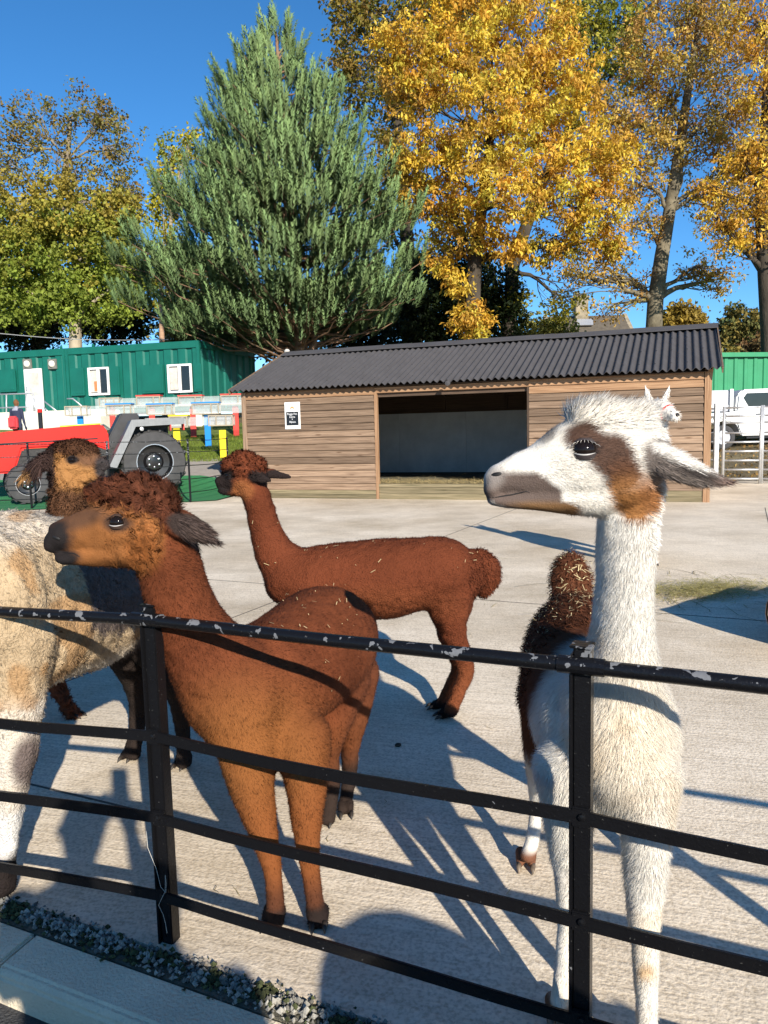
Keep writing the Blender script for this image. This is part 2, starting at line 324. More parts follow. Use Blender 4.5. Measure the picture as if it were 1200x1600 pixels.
def sbox(name, u0, u1, w0, w1, z0, z1, mat, parent=shed, bevel=0, label=None):
    """box in shelter coordinates; the mesh's own X axis runs along its long direction so the grain follows it"""
    lu, lw, lz = u1-u0, w1-w0, z1-z0; m = MB()
    c = sp((u0+u1)/2, (w0+w1)/2, (z0+z1)/2)
    if lz > max(lu, lw): m.box((0,0,0), (lz, lw, lu)); rot = Matrix((Vector((0,0,1)), SB, -SE)).transposed()
    elif lw > lu: m.box((0,0,0), (lw, lu, lz)); rot = Matrix((SB, -SE, Vector((0,0,1)))).transposed()
    else: m.box((0,0,0), (lu, lw, lz)); rot = Matrix((SE, SB, Vector((0,0,1)))).transposed()
    o = m.build(name, MATS[mat], None, bevel=bevel); o.parent = parent
    o.matrix_basis = Matrix.Translation(c-Vector(shed.location)) @ rot.to_4x4()
    if label: o['label'] = label
    return o
def plank_row(u0, u1, w, face, z0, z1, n, newtop=0, name='plank'):
    """overlapping feather-edge boards: each its own tilted wedge, copies share one mesh"""
    h = (z1-z0)/n; L = u1-u0; me = None
    for i in range(n):
        mt = 'shed_wood_new' if i >= n-newtop else 'shed_wood'
        if me is None or i == n-newtop:
            m = MB(); t0, t1 = .046, .012
            m.prism([(-L/2, 0, -h/2), (-L/2, -t0, -h/2), (-L/2, -t1-.006, h/2-.012), (-L/2, -t1, h/2+.014), (-L/2, 0, h/2+.014)], (L, 0, 0))
            o = m.build(name, MATS[mt], None, bevel=.003); me = o.data
        else: o = bpy.data.objects.new(name, me); COL.objects.link(o)
        o.parent = shed; c = sp((u0+u1)/2, w, z0+h*(i+.5))
        rot = Matrix((SE*face, SB*face, Vector((0,0,1)))).transposed()
        o.matrix_basis = Matrix.Translation(c-Vector(shed.location)) @ rot.to_4x4() @ Matrix.Rotation(random.uniform(-.0012, .0012), 4, 'Y')
NB = 15
plank_row(.06, O1-.05, 0, 1, .20, 2.40, NB, 1); plank_row(O2+.02, SLEN-.08, 0, 1, .22, 2.44, NB, 2)
# closed end and rear walls, boarded likewise
for (u_, sgn) in ((0, 1), (SLEN, -1)):
    h = .147; me = None
    for i in range(15):
        o = sbox('plank', u_-.012 if sgn < 0 else u_-.010, u_+.010 if sgn < 0 else u_+.012, .05, SD-.05, .2+h*i, .2+h*(i+1)-.004, 'shed_wood')
    MB().prism([sp(u_, .02, 2.40), sp(u_, SD-.02, 2.40), sp(u_, RW, RZ-.1)], SE*.02*sgn).build('gable_panel', MATS['shed_wood'], shed)
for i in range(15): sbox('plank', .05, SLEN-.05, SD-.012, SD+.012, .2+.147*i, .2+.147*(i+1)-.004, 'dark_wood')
# sleepers at the foot, greened by damp
sbox('foot_board', 0, O1-.02, -.035, .03, .0, .105, 'shed_base', bevel=.005); sbox('foot_board', 0.01, O1-.02, -.03, .03, .108, .205, 'shed_base', bevel=.005)
sbox('foot_board', O2, SLEN+.02, -.035, .03, .0, .105, 'shed_base', bevel=.005); sbox('foot_board', O2, SLEN, -.03, .03, .108, .225, 'shed_base', bevel=.005)
sbox('sill_board', O1+.01, O2-.01, -.028, .02, .0, .13, 'shed_base', bevel=.005); sbox('sill_board', O1+.01, O2-.01, -.024, .02, .133, .265, 'shed_base', bevel=.005); sbox('sill_board', O1+.01, O2-.01, -.04, .045, .268, .335, 'shed_base', bevel=.005)
# posts and head of the opening
sbox('corner_post', -.05, .06, -.05, .06, .0, 2.42, 'shed_wood'); sbox('corner_post', SLEN-.07, SLEN+.05, -.05, .06, .0, 2.46, 'shed_wood_new')
sbox('corner_post', -.05, .06, SD-.06, SD+.05, .0, 2.42, 'dark_wood'); sbox('corner_post', SLEN-.07, SLEN+.05, SD-.06, SD+.05, .0, 2.42, 'dark_wood')
sbox('jamb', O1-.05, O1+.01, -.045, .05, .0, 2.34, 'shed_wood_new'); sbox('jamb', O2-.02, O2+.02, -.035, .05, .0, 2.30, 'dark_wood')
sbox('lintel', O1-.04, O2+.02, -.04, .02, 2.285, 2.40, 'shed_wood_new')
sbox('inner_lintel', O1, O2, .03, .1, 2.2, 2.38, 'dark_wood')
# inside: boarded walls, grey kick panel, rails, straw bedding
for i in range(5): sbox('kick_panel', .1+i*1.93, .1+(i+1)*1.93-.006, SD-.07, SD-.05, .3, 1.93, 'grey_panel')
sbox('rail', .1, SLEN-.1, SD-.09, SD-.03, 1.934, 1.99, 'dark_wood')
for u_ in (3.3, 5.0, 6.7): sbox('stud', u_, u_+.08, SD-.07, SD-.02, 2.0, 2.7, 'dark_wood')
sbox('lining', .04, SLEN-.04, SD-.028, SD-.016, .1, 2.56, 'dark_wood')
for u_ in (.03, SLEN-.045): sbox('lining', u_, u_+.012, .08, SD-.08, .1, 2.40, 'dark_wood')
for w0_ in (-.1, SD+.1):
    MB().prism([sp(.02, w0_, EZ-.005), sp(.02, RW, RZ-.055), sp(.02, RW, RZ-.067), sp(.02, w0_, EZ-.017)], SE*(SLEN-.04)).build('roof_deck', MATS['dark_wood'], shed)
sbox('lining', .1, O1-.06, .02, .032, .2, 2.4, 'dark_wood'); sbox('lining', O2+.06, SLEN-.1, .02, .032, .2, 2.42, 'dark_wood')
MB().add([sp(.1, .05, .26), sp(SLEN-.1, .05, .26), sp(SLEN-.1, SD-.06, .26), sp(.1, SD-.06, .26)], [(0, 1, 2, 3)]).build('bedding_floor', MATS['strip_bed'], shed)
# corrugated roof: twelve lapped sheets to each slope, ridge capping
ns = 12; span = SLEN+.40; PT = span/ns/6; Ls = 6*PT
def roof_sheet(L, slope_len):
    nu = 97; nv = 5; u = np.linspace(0, L, nu); z = .026*np.cos(u/PT*2*np.pi); v = np.linspace(0, slope_len, nv)
    V = [(a, b, c+.002*math.sin(b*3+a)) for b in v for a, c in zip(u, z)]
    F = [(j*nu+i, j*nu+i+1, (j+1)*nu+i+1, (j+1)*nu+i) for j in range(nv-1) for i in range(nu-1)]
    V2 = [(a, b, c-.008) for a, b, c in V]; o = len(V)
    F2 = [tuple(k+o for k in f[::-1]) for f in F]; F3 = [(i, o+i, o+i+1, i+1) for i in range(nu-1)] + [((nv-1)*nu+i, (nv-1)*nu+i+1, o+(nv-1)*nu+i+1, o+(nv-1)*nu+i) for i in range(nu-1)]
    me = bpy.data.meshes.new('roof_sheet'); me.from_pydata(V+V2, [], F+F2+F3); me.materials.append(MATS['onduline']); me.polygons.foreach_set('use_smooth', [True]*len(me.polygons)); me.set_sharp_from_angle(angle=R(50)); return me
for side in (0, 1):
    w0 = -.27 if side == 0 else SD+.27; z0 = EZ+.03; run = abs(RW-w0); rise = RZ-z0; sl_ = math.hypot(run, rise); me = roof_sheet(Ls+.05, sl_)
    d = (SB*(RW-w0)+Vector((0,0,rise))).normalized(); nrm = SE.cross(d)*(1 if side == 0 else -1)
    for i in range(ns):
        o = bpy.data.objects.new('roof_sheet', me); COL.objects.link(o); o.parent = shed
        u0 = -.21+i*Ls; c = sp(u0, w0, z0)+nrm*(.004*(i % 2))
        if side == 0: rot = Matrix((SE, d, nrm)).transposed()
        else: rot = Matrix((-SE, d, nrm)).transposed(); c = c+SE*(Ls+.05)
        o.matrix_basis = Matrix.Translation(c-Vector(shed.location)) @ rot.to_4x4()
for i in range(6):
    a = -.2+span/6*i; b = a+span/6+.03; dz = .006*(i % 2)
    m = MB(); th = .012
    for sgn in (-1, 1):
        m.prism([sp(a, RW, RZ+.075+dz), sp(a, RW+sgn*.30, RZ-.045+dz), sp(a, RW+sgn*.30, RZ-.06+dz), sp(a, RW, RZ+.06+dz)], SE*(b-a))
    m.build('ridge_cap', MATS['onduline'], shed)
# roof fixings: rows of capped screws on the crests
fx = MB()
for row in (.12, .42, .72, .97):
    for i in range(0, 72, 2):
        w_ = -.27+(RW+.27)*row; z_ = EZ+.03+(RZ-EZ-.03)*row+.034; fx.lathe(sp(-.2+PT*i, w_, z_), (0, -.3, 1), [(0, .016), (.010, .013), (.014, 0)], 6)
fx_ = fx.build('roof_fixings', MATS['onduline'], shed); fx_['kind'] = 'stuff'
# barge boards, eaves battens, pale finial
for u_ in (-.235, SLEN+.215):
    MB().bar(sp(u_, -.27, EZ-.0), sp(u_, RW, RZ-.0), .022, .12).build('barge_board', MATS['shed_wood'], shed)
    MB().bar(sp(u_, SD+.27, EZ-.0), sp(u_, RW, RZ-.0), .022, .12).build('barge_board', MATS['shed_wood'], shed)
pm('pale_wood', (.55, .52, .46), .7, .15, 8)
MB().tube([sp(-.22, RW+.1, RZ-.2), sp(-.22, RW+.1, RZ+.12), sp(-.22, RW+.1, RZ+.15)], [.07, .07, .03], 10).build('finial', MATS['pale_wood'], shed)
for w_ in (.5, 1.2, 1.9, 3.1, 3.8, 4.5):
    zz = EZ-.03+(RZ-EZ)*(1-abs(w_-RW)/(RW+.27)); sbox('purlin', 0, SLEN, w_-.03, w_+.03, zz-.13, zz-.06, 'dark_wood')
MB().lathe(sp(4.95, -.30, 2.41), -SB, [(-.02, .0), (0, .05), (.05, .055), (.06, .0)], 12).build('floodlight', MATS['onduline'], shed)
# poster on the left-hand boarding
sg = thing('notice_board', 'small white notice with chalkboard panel screwed to the shelter boarding', 'sign', sp(1.25, -.035, 1.56))
MB().box(sp(1.25, -.045, 1.865), (.385, .016, .60), SE, SB).build('board', MATS['white_paint'], sg, bevel=.003)
MB().box(sp(1.25, -.057, 1.80), (.30, .006, .30), SE, SB).build('chalk_panel', MATS['sign_black'], sg)
for s_, z_, sz in (('Peggy Firs', 1.90, .062), ('Llama', 1.835, .062), ('&', 1.785, .045), ('Alpaca', 1.725, .062)):
    text_mesh('lettering', s_, sz, sp(1.25, -.062, z_), SE, Vector((0,0,1)), MATS['chalk'], sg)
MB().prism([sp(1.19, -.0535, 2.01), sp(1.21, -.0535, 2.05), sp(1.25, -.0535, 2.075), sp(1.29, -.0535, 2.05), sp(1.31, -.0535, 2.01), sp(1.25, -.0535, 2.03)], -SB*.003).build('emblem', MATS['sign_orange'], sg)
# loose straw on the shelter floor
n = 9000; uu = rng.uniform(O1-.6, O2+.6, n); ww = np.abs(rng.normal(0, .9, n))+.06; zz = .29+np.abs(rng.normal(0, .06, n))*np.clip(1.5-ww, .3, 1)
c0 = np.array(SL_)+np.outer(uu, np.array(SE))+np.outer(ww, np.array(SB)); c0[:, 2] = zz
a = rng.uniform(0, 6.28, n); L = rng.uniform(.05, .16, n); d = np.c_[np.cos(a), np.sin(a), rng.normal(0, .25, n)]*L[:, None]; sd = np.c_[-np.sin(a), np.cos(a), a*0]*.004
V = np.stack([c0-d/2-sd, c0-d/2+sd, c0+d/2], 1).reshape(-1, 3); cc = np.array([.66, .52, .25])*rng.uniform(.5, 1.3, (n, 1))
o = np_mesh('straw_bedding', V, np.arange(3*n).reshape(-1, 3), am('straw', .8, .1), col=np.repeat(cc, 3, 0)); tag(o, 'golden loose straw strewn inside the open front of the shelter', 'straw', kind='stuff')
# ------------------------------------------------------------------ trees
am('leaf', .55, transl=.35, spec=.25); am('needle', .6, transl=.25, spec=.2)
pm('bark_grey', (.20, .165, .115), .95, .4, 3, 1.0, 14, stretch=(1, 1, .35)); pm('bark_dark', (.055, .044, .032), .95, .4, 3, 1.0, 14, stretch=(1, 1, .35)); pm('bark_pale', (.34, .29, .21), .95, .3, 3, .8, 14, stretch=(1, 1, .3)); pm('bark_pine', (.20, .12, .075), .95, .4, 3, 1.0, 12, stretch=(1, 1, .35))
pm('bark_mottled', (.085, .07, .045), .95, .2, 2.2, 1.0, 10, base2=(.22, .19, .13))
def limb(mb, a, b, r0, r1, n=6, wob=.06, g=None, seg=6, sag=0):
    a = np.array(a); b = np.array(b); L = np.linalg.norm(b-a); t = np.linspace(0, 1, n)[:, None]
    P = a+(b-a)*t; P += g.normal(0, wob*L, (n, 3))*np.sin(t*math.pi)*.6; P[:, 2] += (np.sin(t*math.pi)*sag*L)[:, 0]
    mb.tube([tuple(p) for p in P], [float(r0+(r1-r0)*k) for k in t[:, 0]], seg, caps=False); return P
def leaves(C, L, wd, droop, pal, g, per, jit=.22):
    """C: centres (n,3); returns vertices, faces, colours of folded diamond leaves"""
    n = len(C); d = g.normal(0, 1, (n, 3)); d /= np.linalg.norm(d, axis=1)[:, None]; d[:, 2] -= droop; d /= np.linalg.norm(d, axis=1)[:, None]
    nn = g.normal(0, .7, (n, 3))+[0, 0, .9]; b = np.cross(d, nn); b /= np.linalg.norm(b, axis=1)[:, None]; nn = np.cross(b, d)
    l = (L*g.uniform(.6, 1.3, n))[:, None]; w = l*wd
    V = np.stack([C, C+d*l*.5+b*w*.5+nn*w*.12, C+d*l, C+d*l*.5-b*w*.5+nn*w*.12], 1).reshape(-1, 3); i = np.arange(n)[:, None]*4
    F = np.concatenate([i+[0, 1, 2], i+[0, 2, 3]]); return V, F, np.repeat(np.clip(pal*g.uniform(1-jit, 1+jit, (n, 1)), 0, 1), 4, 0)
def tree(name, label, d, trunk, lobes, pal, leaf=.2, wd=.5, droop=.2, clump=.5, per=32, dens=1.0, bark='bark_grey', seed=1, cat='tree', group='trees behind the yard', twigs=5, shell=.45, palf=None, trunk_r=None):
    """trunk: list of (px,py,r in m); lobes: (px,py,rx,ry[,dd[,dens]]) of the crown, placed at depth d+dd"""
    g = np.random.default_rng(seed); tp = [at(x, y, d) for x, y, _ in trunk]; tr = [r for _, _, r in trunk]
    base = tp[0].copy(); base.z = float(hf(base.x, base.y))-.1; root = thing(name, label, cat, base, group)
    mb = MB(); mb.tube([base+Vector((0, 0, -.2)), base+Vector((0,0,.15))]+tp[0 if tp[0].z > base.z+.5 else 1:], [tr[0]*1.35, tr[0]*1.2]+tr[0 if tp[0].z > base.z+.5 else 1:], 10)
    T = np.array([tuple(p) for p in tp]); CC = []; CP = []; pal = [np.array(p) for p in pal]
    for lb in lobes:
        x, y, rx, ry = lb[:4]; dd = d+(lb[4] if len(lb) > 4 else 0); ld = lb[5] if len(lb) > 5 else 1; k = dd/FPX; c = np.array(at(x, y, dd)); rr = np.array([rx*k, (rx+ry)*.5*k, ry*k])
        n = max(4, int(dens*ld*13*(rr[0]*rr[2])**.9/clump))
        u = g.normal(0, 1, (n, 3)); u /= np.linalg.norm(u, axis=1)[:, None]; q = g.random(n)**shell; P = c+u*rr*q[:, None]*(1+.35*(vnoise(c+u*rr, .9)-.5))[:, None]
        CC.append(P); CP.append(np.full(n, y) )
        j = np.argmin(np.linalg.norm(T-c, axis=1)-np.minimum(0, (c[2]-T[:, 2]))*-.3); j = max(1, j-1) if len(T) > 2 and T[j, 2] > c[2]-.2*rr[2] else j
        r0 = max(.05, tr[j]*.42); end = c+np.array([0, 0, rr[2]*.2]); B = limb(mb, T[j], end, r0, .035, 7, .07, g, 6, .04)
        for s in range(twigs):
            e = P[g.integers(n)]; a = B[g.integers(2, 7)]; tw = limb(mb, a, e, .035, .012, 5, .08, g, 4, .03)
            for s2 in range(2): limb(mb, tw[g.integers(1, 4)], P[g.integers(n)]*.4+e*.6, .016, .008, 4, .1, g, 3)
    C = np.concatenate(CC); n = len(C); pi = g.integers(0, len(pal), n); pc = np.array(pal)[pi]*g.uniform(.8, 1.2, (n, 1))
    if palf is not None: pc = palf(C, pc, g)
    off = g.normal(0, clump*.42, (n, per, 3))*[1, 1, .75]; X = (C[:, None]+off).reshape(-1, 3); pcl = np.repeat(pc, per, 0)
    V, F, col = leaves(X, leaf, wd, droop, pcl, g, per)
    o = mb.build('trunk', MATS[bark], root, smooth=True); cr_ = np_mesh('crown', V, F, MATS['leaf'], root, col=col); cr_['kind'] = 'stuff'; return root
GOLD = [(.68, .45, .05), (.76, .56, .085), (.62, .35, .05), (.48, .28, .045), (.56, .46, .06)]
TAN = [(.52, .33, .075), (.60, .42, .09), (.42, .23, .06), (.38, .30, .07)]
OLIVE = [(.23, .19, .035), (.30, .22, .04), (.16, .16, .03), (.27, .17, .04)]
YGREEN = [(.30, .30, .035), (.38, .34, .045), (.22, .24, .035)]
DARK = [(.018, .032, .010), (.026, .042, .012), (.014, .024, .010)]  # evergreen leaf tones; on bushes left of the pine they stand for shade
def syc_pal(C, pc, g):
    k = sst(9, 15, C[:, 2]+g.normal(0, 1.2, len(C)))[:, None]; return np.array([.23, .29, .045])*(1-k)*g.uniform(.8, 1.3, (len(C), 1))+np.array([.40, .31, .055])*k*g.uniform(.7, 1.2, (len(C), 1))
tree('sycamore_tree', 'broad sycamore with green-gold leaves and a pale forked trunk behind the cabin', 40, [(118,548,.34), (118,500,.30), (122,440,.24), (128,380,.18), (120,320,.12)],
     [(100,335,100,60), (55,420,95,70), (155,400,70,60), (120,475,90,40), (25,350,75,70), (185,340,40,50), (-30,430,70,90), (60,480,80,35), (190,450,45,50)], YGREEN, .21, .75, .3, .52, 40, 1.1, 'bark_pale', 1, palf=syc_pal)
tree('lime_tree', 'tall thin-leaved tree with bronze leaves rising behind the sycamore', 47, [(60,545,.36), (70,430,.3), (90,330,.24), (105,250,.17), (110,190,.1)],
     [(45,190,60,42), (135,175,48,42), (185,235,40,45), (15,265,60,50), (105,265,60,45), (205,320,26,50), (-40,220,60,60), (190,300,34,30), (170,190,30,26)], [(.25,.20,.05), (.30,.24,.055), (.20,.19,.045), (.24,.16,.05)], .2, .65, .3, .5, 24, .62, 'bark_grey', 2, twigs=9)
tree('birch_tree', 'slim yellow birch showing beside the pine', 43, [(262,540,.16), (264,420,.13), (268,320,.09), (270,230,.05)], [(270,245,22,34), (296,226,20,22), (250,300,22,40), (258,360,26,50), (250,430,30,50)], [(.48,.40,.03), (.40,.36,.04), (.30,.32,.05)], .2, .7, .5, .45, 26, .9, 'bark_pale', 3)
tree('oak_tree', 'large dark olive tree rising behind the golden chestnut', 48, [(640,560,.5), (640,430,.45), (630,300,.36), (620,180,.26), (630,60,.15)], [(560,50,48,60), (545,120,34,50), (600,150,50,60), (640,20,90,50), (610,250,40,60), (720,-10,110,50), (600,340,36,50), (660,420,40,60), (530,10,26,40)], OLIVE, .25, .6, .2, .55, 26, .9, 'bark_dark', 4, twigs=8)
tree('chestnut_tree', 'big golden horse chestnut in autumn colour directly behind the shelter', 34, [(738,560,.36), (738,480,.34), (742,410,.30), (752,330,.24), (765,230,.18), (770,120,.1)],
     [(700,90,100,70), (640,140,52,52), (800,50,110,75), (755,180,110,75,-1.5), (860,150,90,80), (675,245,60,50,-1), (905,260,80,55,-1), (800,290,100,60,-2), (695,330,50,50), (930,335,62,44,-1), (640,300,26,40), (870,385,60,28), (770,380,50,30,-1), (690,400,30,28), (735,505,34,38,-1), (720,445,24,24), (610,80,30,36), (960,240,40,30), (730,-40,120,50), (950,385,40,22)], GOLD, .215, .42, .75, .40, 40, 1.2, 'bark_dark', 5, shell=.36)
tree('maple_tree', 'yellow-green tree with dark crooked boughs beyond the golden chestnut', 43, [(795,560,.4), (800,420,.36), (840,300,.3), (890,200,.22), (930,100,.14)], [(930,55,60,62), (965,110,44,44), (905,150,36,44), (990,40,40,50), (900,20,50,50), (920,230,40,40,0,.5), (880,480,50,34,0,.5), (800,460,34,40,0,.5)], YGREEN, .22, .6, .2, .5, 26, .9, 'bark_dark', 6, twigs=10)
tree('beech_tree', 'tall tree with mottled leaning trunk and thin tan leaves behind the shelter', 38, [(1020,545,.42), (1024,470,.39), (1034,400,.35), (1046,330,.30), (1062,230,.24), (1078,120,.17), (1098,10,.13), (1108,-60,.08)],
     [(1050,130,80,56), (1120,70,70,66), (1000,205,60,46), (1090,225,80,52), (1150,180,60,60), (1005,290,46,36), (1130,315,60,44), (1075,10,90,50), (1010,80,50,50), (960,180,40,40), (1160,260,50,40), (940,420,50,34,0,.55), (985,440,40,26,0,.45), (900,435,40,40,0,.5), (1090,420,46,30,0,.55), (1010,350,40,30,0,.7), (1130,440,40,30,0,.5), (960,480,50,24,0,.35)], TAN, .19, .5, .45, .5, 32, 1.0, 'bark_mottled', 7, twigs=12)
tree('ash_tree', 'golden tree with dark trunk standing behind the green corrugated building', 34, [(1205,600,.42), (1203,520,.38), (1197,430,.34), (1190,330,.28), (1196,200,.2), (1200,60,.1)], [(1185,325,60,46), (1150,375,46,28), (1205,240,56,52), (1120,345,34,24), (1215,130,56,66), (1160,250,36,30), (1220,380,60,34), (1105,300,26,24), (1180,40,50,46)], GOLD[:4], .2, .42, .6, .45, 34, 1.0, 'bark_dark', 8, twigs=8)
sh = 'shrubs and undergrowth behind the buildings'
for i, (lab, d, x, y, rx, ry, pal, dn) in enumerate([
    ('bush coloured dark for shade in the gap below the sycamore crown', 46, 40, 490, 70, 60, DARK, 1.5), ('bush coloured dark for shade beside the sycamore trunk', 46, 175, 480, 60, 66, DARK, 1.5),  # shade in the gap behind the sycamore is put into the leaf colour
    ('bush coloured dark for shade below the left side of the pine', 47, 310, 480, 60, 66, DARK, 1.2), ('olive bramble bush showing over the cabin roof', 41, 300, 505, 50, 34, [(.19,.18,.05), (.26,.20,.06), (.12,.14,.03)], 1.2),
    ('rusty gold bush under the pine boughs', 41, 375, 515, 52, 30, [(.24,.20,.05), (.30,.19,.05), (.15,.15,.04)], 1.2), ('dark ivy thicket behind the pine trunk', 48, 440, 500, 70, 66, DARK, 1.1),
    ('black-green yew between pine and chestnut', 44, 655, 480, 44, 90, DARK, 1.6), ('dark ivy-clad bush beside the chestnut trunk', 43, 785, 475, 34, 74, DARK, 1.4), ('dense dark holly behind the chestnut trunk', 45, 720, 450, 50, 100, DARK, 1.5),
    ('pale yellow-green shrub in front of the stone house', 44, 850, 515, 52, 30, [(.34,.33,.09), (.28,.28,.07), (.22,.22,.06)], 1.0), ('dark hedge clump behind the shelter ridge', 50, 560, 505, 60, 60, DARK, 1.2),
    ('round golden tree beyond the shelter roof', 75, 1066, 498, 32, 26, [(.36,.25,.04), (.30,.21,.04)], 1.6), ('blue-green conifer beyond the green building', 70, 1160, 515, 36, 40, [(.10,.13,.05), (.16,.16,.05), (.26,.20,.05)], 1.4),
    ('rusty brown bush beyond the green building', 66, 1190, 550, 34, 26, [(.22,.12,.05), (.16,.12,.05)], 1.3), ('yellow bush low beside the green building', 62, 1130, 560, 26, 18, [(.32,.24,.05), (.22,.2,.05)], 1.3)]):
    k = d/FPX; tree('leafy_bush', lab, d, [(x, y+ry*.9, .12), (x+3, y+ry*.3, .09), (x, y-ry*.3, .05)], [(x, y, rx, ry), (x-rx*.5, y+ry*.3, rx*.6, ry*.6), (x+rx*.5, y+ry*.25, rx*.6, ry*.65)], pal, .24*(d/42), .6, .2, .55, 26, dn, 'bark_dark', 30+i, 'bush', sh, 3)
# ---------- the pine: whorled boughs carrying upright bottle-brush shoots
def pine():
    d = 33; g = np.random.default_rng(77); b0 = at(468, 560, d); b0.z = float(hf(b0.x, b0.y))-.1
    root = thing('pine_tree', 'tall blue-green pine with upswept brush-like shoots beside the shelter', 'tree', b0, 'trees behind the yard')
    tp = [b0+Vector((0, 0, -.2)), at(466,520,d), at(460,420,d), at(452,300,d), at(440,160,d), at(431,50,d)]; mb = MB(); mb.tube(tp, [.42, .34, .27, .2, .12, .04], 10)
    for x, y in ((440, 480), (495, 470), (450, 455)): limb(mb, tp[0]+Vector((0, 0, 1)), at(x, y, d+g.uniform(-1, 1)), .2, .08, 6, .05, g, 7)
    T = np.array([tuple(p) for p in tp]); prof = [(30, 6, 6), (60, 36, 26), (100, 72, 62), (150, 105, 98), (200, 135, 128), (250, 165, 150), (300, 190, 172), (350, 222, 192), (400, 250, 196), (450, 244, 192), (500, 200, 182), (535, 110, 165)]
    py_ = np.array([p[0] for p in prof]); lw = np.array([p[1] for p in prof]); rw = np.array([p[2] for p in prof])
    P = []; D = []
    nb = 300
    for i in range(nb):
        y = 58+480*((i+.5)/nb)**.62+g.normal(0, 6); th = g.uniform(0, 2*math.pi) if i % 4 else g.uniform(-2.6, -.5)
        axp = np.interp(y, [25, 160, 300, 420, 540], [430, 440, 452, 460, 466]); c = math.cos(th); R_ = np.interp(y-34, py_, lw) if c < 0 else np.interp(y-34, py_, rw)
        R_ *= g.uniform(.72, 1.04)*(1+.16*math.sin(y*.11+th*3)); ctr = np.array(at(axp, y, d)); k = d/FPX
        tip = ctr+np.array([c*R_, math.sin(th)*R_*.85, 0])*k; tip[2] += .35
        st = ctr.copy(); st[2] -= .12*R_*k+.2; out = (tip-st)/np.linalg.norm(tip-st)
        if y > 60: limb(mb, st, tip, .055, .014, 6, .04, g, 5, -.05)
        L = np.linalg.norm(tip-st); n = int(6+3.6*L*.62)
        side = np.cross(out, [0, 0, 1]); side /= np.linalg.norm(side)+1e-6
        f = 1-np.abs(g.normal(0, .26, n)); f = np.clip(f, .2, 1.05); sp_ = (.20+.30*L*(1-f))*g.normal(0, 1, n)
        pp = st+out*(L*f)[:, None]+side*sp_[:, None]*.9; pp[:, 2] += g.uniform(-.35, .30, n)
        dd = out*.42+np.array([0, 0, 1.0])+g.normal(0, .12, (n, 3)); dd /= np.linalg.norm(dd, axis=1)[:, None]; P.append(pp); D.append(dd)
    P = np.concatenate(P); D = np.concatenate(D); n = len(P); m = 84; Ls = g.uniform(.6, 1.15, n)
    t = np.tile(np.linspace(.0, 1, m), (n, 1))+g.uniform(-.03, .03, (n, m)); C = P[:, None]+D[:, None]*(Ls[:, None]*t)[..., None]
    u = g.normal(0, 1, (n, m, 3)); u -= D[:, None]*(u*D[:, None]).sum(2)[..., None]; u /= np.linalg.norm(u, axis=2)[..., None]
    nd = D[:, None]*.60+u*.80; nl = (.255-.13*t*t)*g.uniform(.8, 1.2, (n, m)); E_ = C+nd*nl[..., None]; s = np.cross(nd, u); s /= np.linalg.norm(s, axis=2)[..., None]; s *= .021
    V = np.stack([C-s, C+s, E_], 2).reshape(-1, 3); F = np.arange(n*m*3).reshape(-1, 3)
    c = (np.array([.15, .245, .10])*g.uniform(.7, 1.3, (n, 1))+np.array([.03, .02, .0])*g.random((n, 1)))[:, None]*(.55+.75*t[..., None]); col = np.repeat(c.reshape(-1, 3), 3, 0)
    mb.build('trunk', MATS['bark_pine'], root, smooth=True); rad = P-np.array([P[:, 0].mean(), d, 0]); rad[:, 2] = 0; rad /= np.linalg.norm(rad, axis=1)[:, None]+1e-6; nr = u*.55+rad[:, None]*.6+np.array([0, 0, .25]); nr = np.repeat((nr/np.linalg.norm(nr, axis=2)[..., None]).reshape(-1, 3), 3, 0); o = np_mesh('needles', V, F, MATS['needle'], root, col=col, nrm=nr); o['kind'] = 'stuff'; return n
print('pine shoots', pine())
# ------------------------------------------------------------------ green cabin, green building, stone house
def onplane(px, py, p0, n):
    a = at(px, py, 1.0)-Vector((0, 0, CAM_H)); o = Vector((0, 0, CAM_H)); return o+a*((p0-o).dot(n)/a.dot(n))
pm('cabin_green', (.006, .118, .088), .45, .12, 2, spec=.4); pm('barn_green', (.030, .235, .105), .45, .10, 2); pm('upvc', (.80, .80, .79), .35, .04, 4); pm('galv', (.55, .56, .57), .45, .15, 14, metal=.6); pm('stone', (.27, .23, .16), .95, .4, 3, .8, 8); pm('slate', (.11, .092, .068), .85, .25, 4, .6, 12)
pm('dark_glass', (.012, .014, .016), .06, .2, 3, spec=.8); pm('cream_wall', (.70, .66, .56), .8, .08, 2); pm('lamp_lens', (.75, .72, .62), .4); pm('lamp_box', (.16, .16, .14), .6); pm('curtain', (.55, .50, .44), .9, .2, 6); pm('orange_thing', (.70, .20, .08), .7)
C0 = Vector((-6.95, 30.0, 2.42)); CD = Vector((-.963, .268, 0)); CB = Vector((.268, .963, 0)); CL, CDp, CH = 13.0, 4.9, 2.62
cabin = thing('site_cabin', 'dark green steel container cabin with white windows and shutters', 'cabin', C0)
def cp(u, w, z): return C0+CD*u+CB*w+Vector((0, 0, z))
def ribbed(p, d, out, L, H, pitch, depth, duty=.5):
    """trapezoid-ribbed steel cladding from p along d"""
    m = MB(); xs = []; x = 0
    while x < L: xs += [(x, 0), (x+pitch*duty*.8, 0), (x+pitch*duty, depth), (x+pitch*(duty+.3), depth), (x+pitch*(duty+.4), 0)]; x += pitch
    xs = [(min(a, L), b) for a, b in xs]+[(L, 0)]; vs = [p+d*a+out*b for a, b in xs]; n = len(vs); vs += [v+Vector((0, 0, H)) for v in vs]
    m.add(vs, [(i, i+1, i+1+n, i+n) for i in range(n-1)]); return m
G_ = MATS['cabin_green']
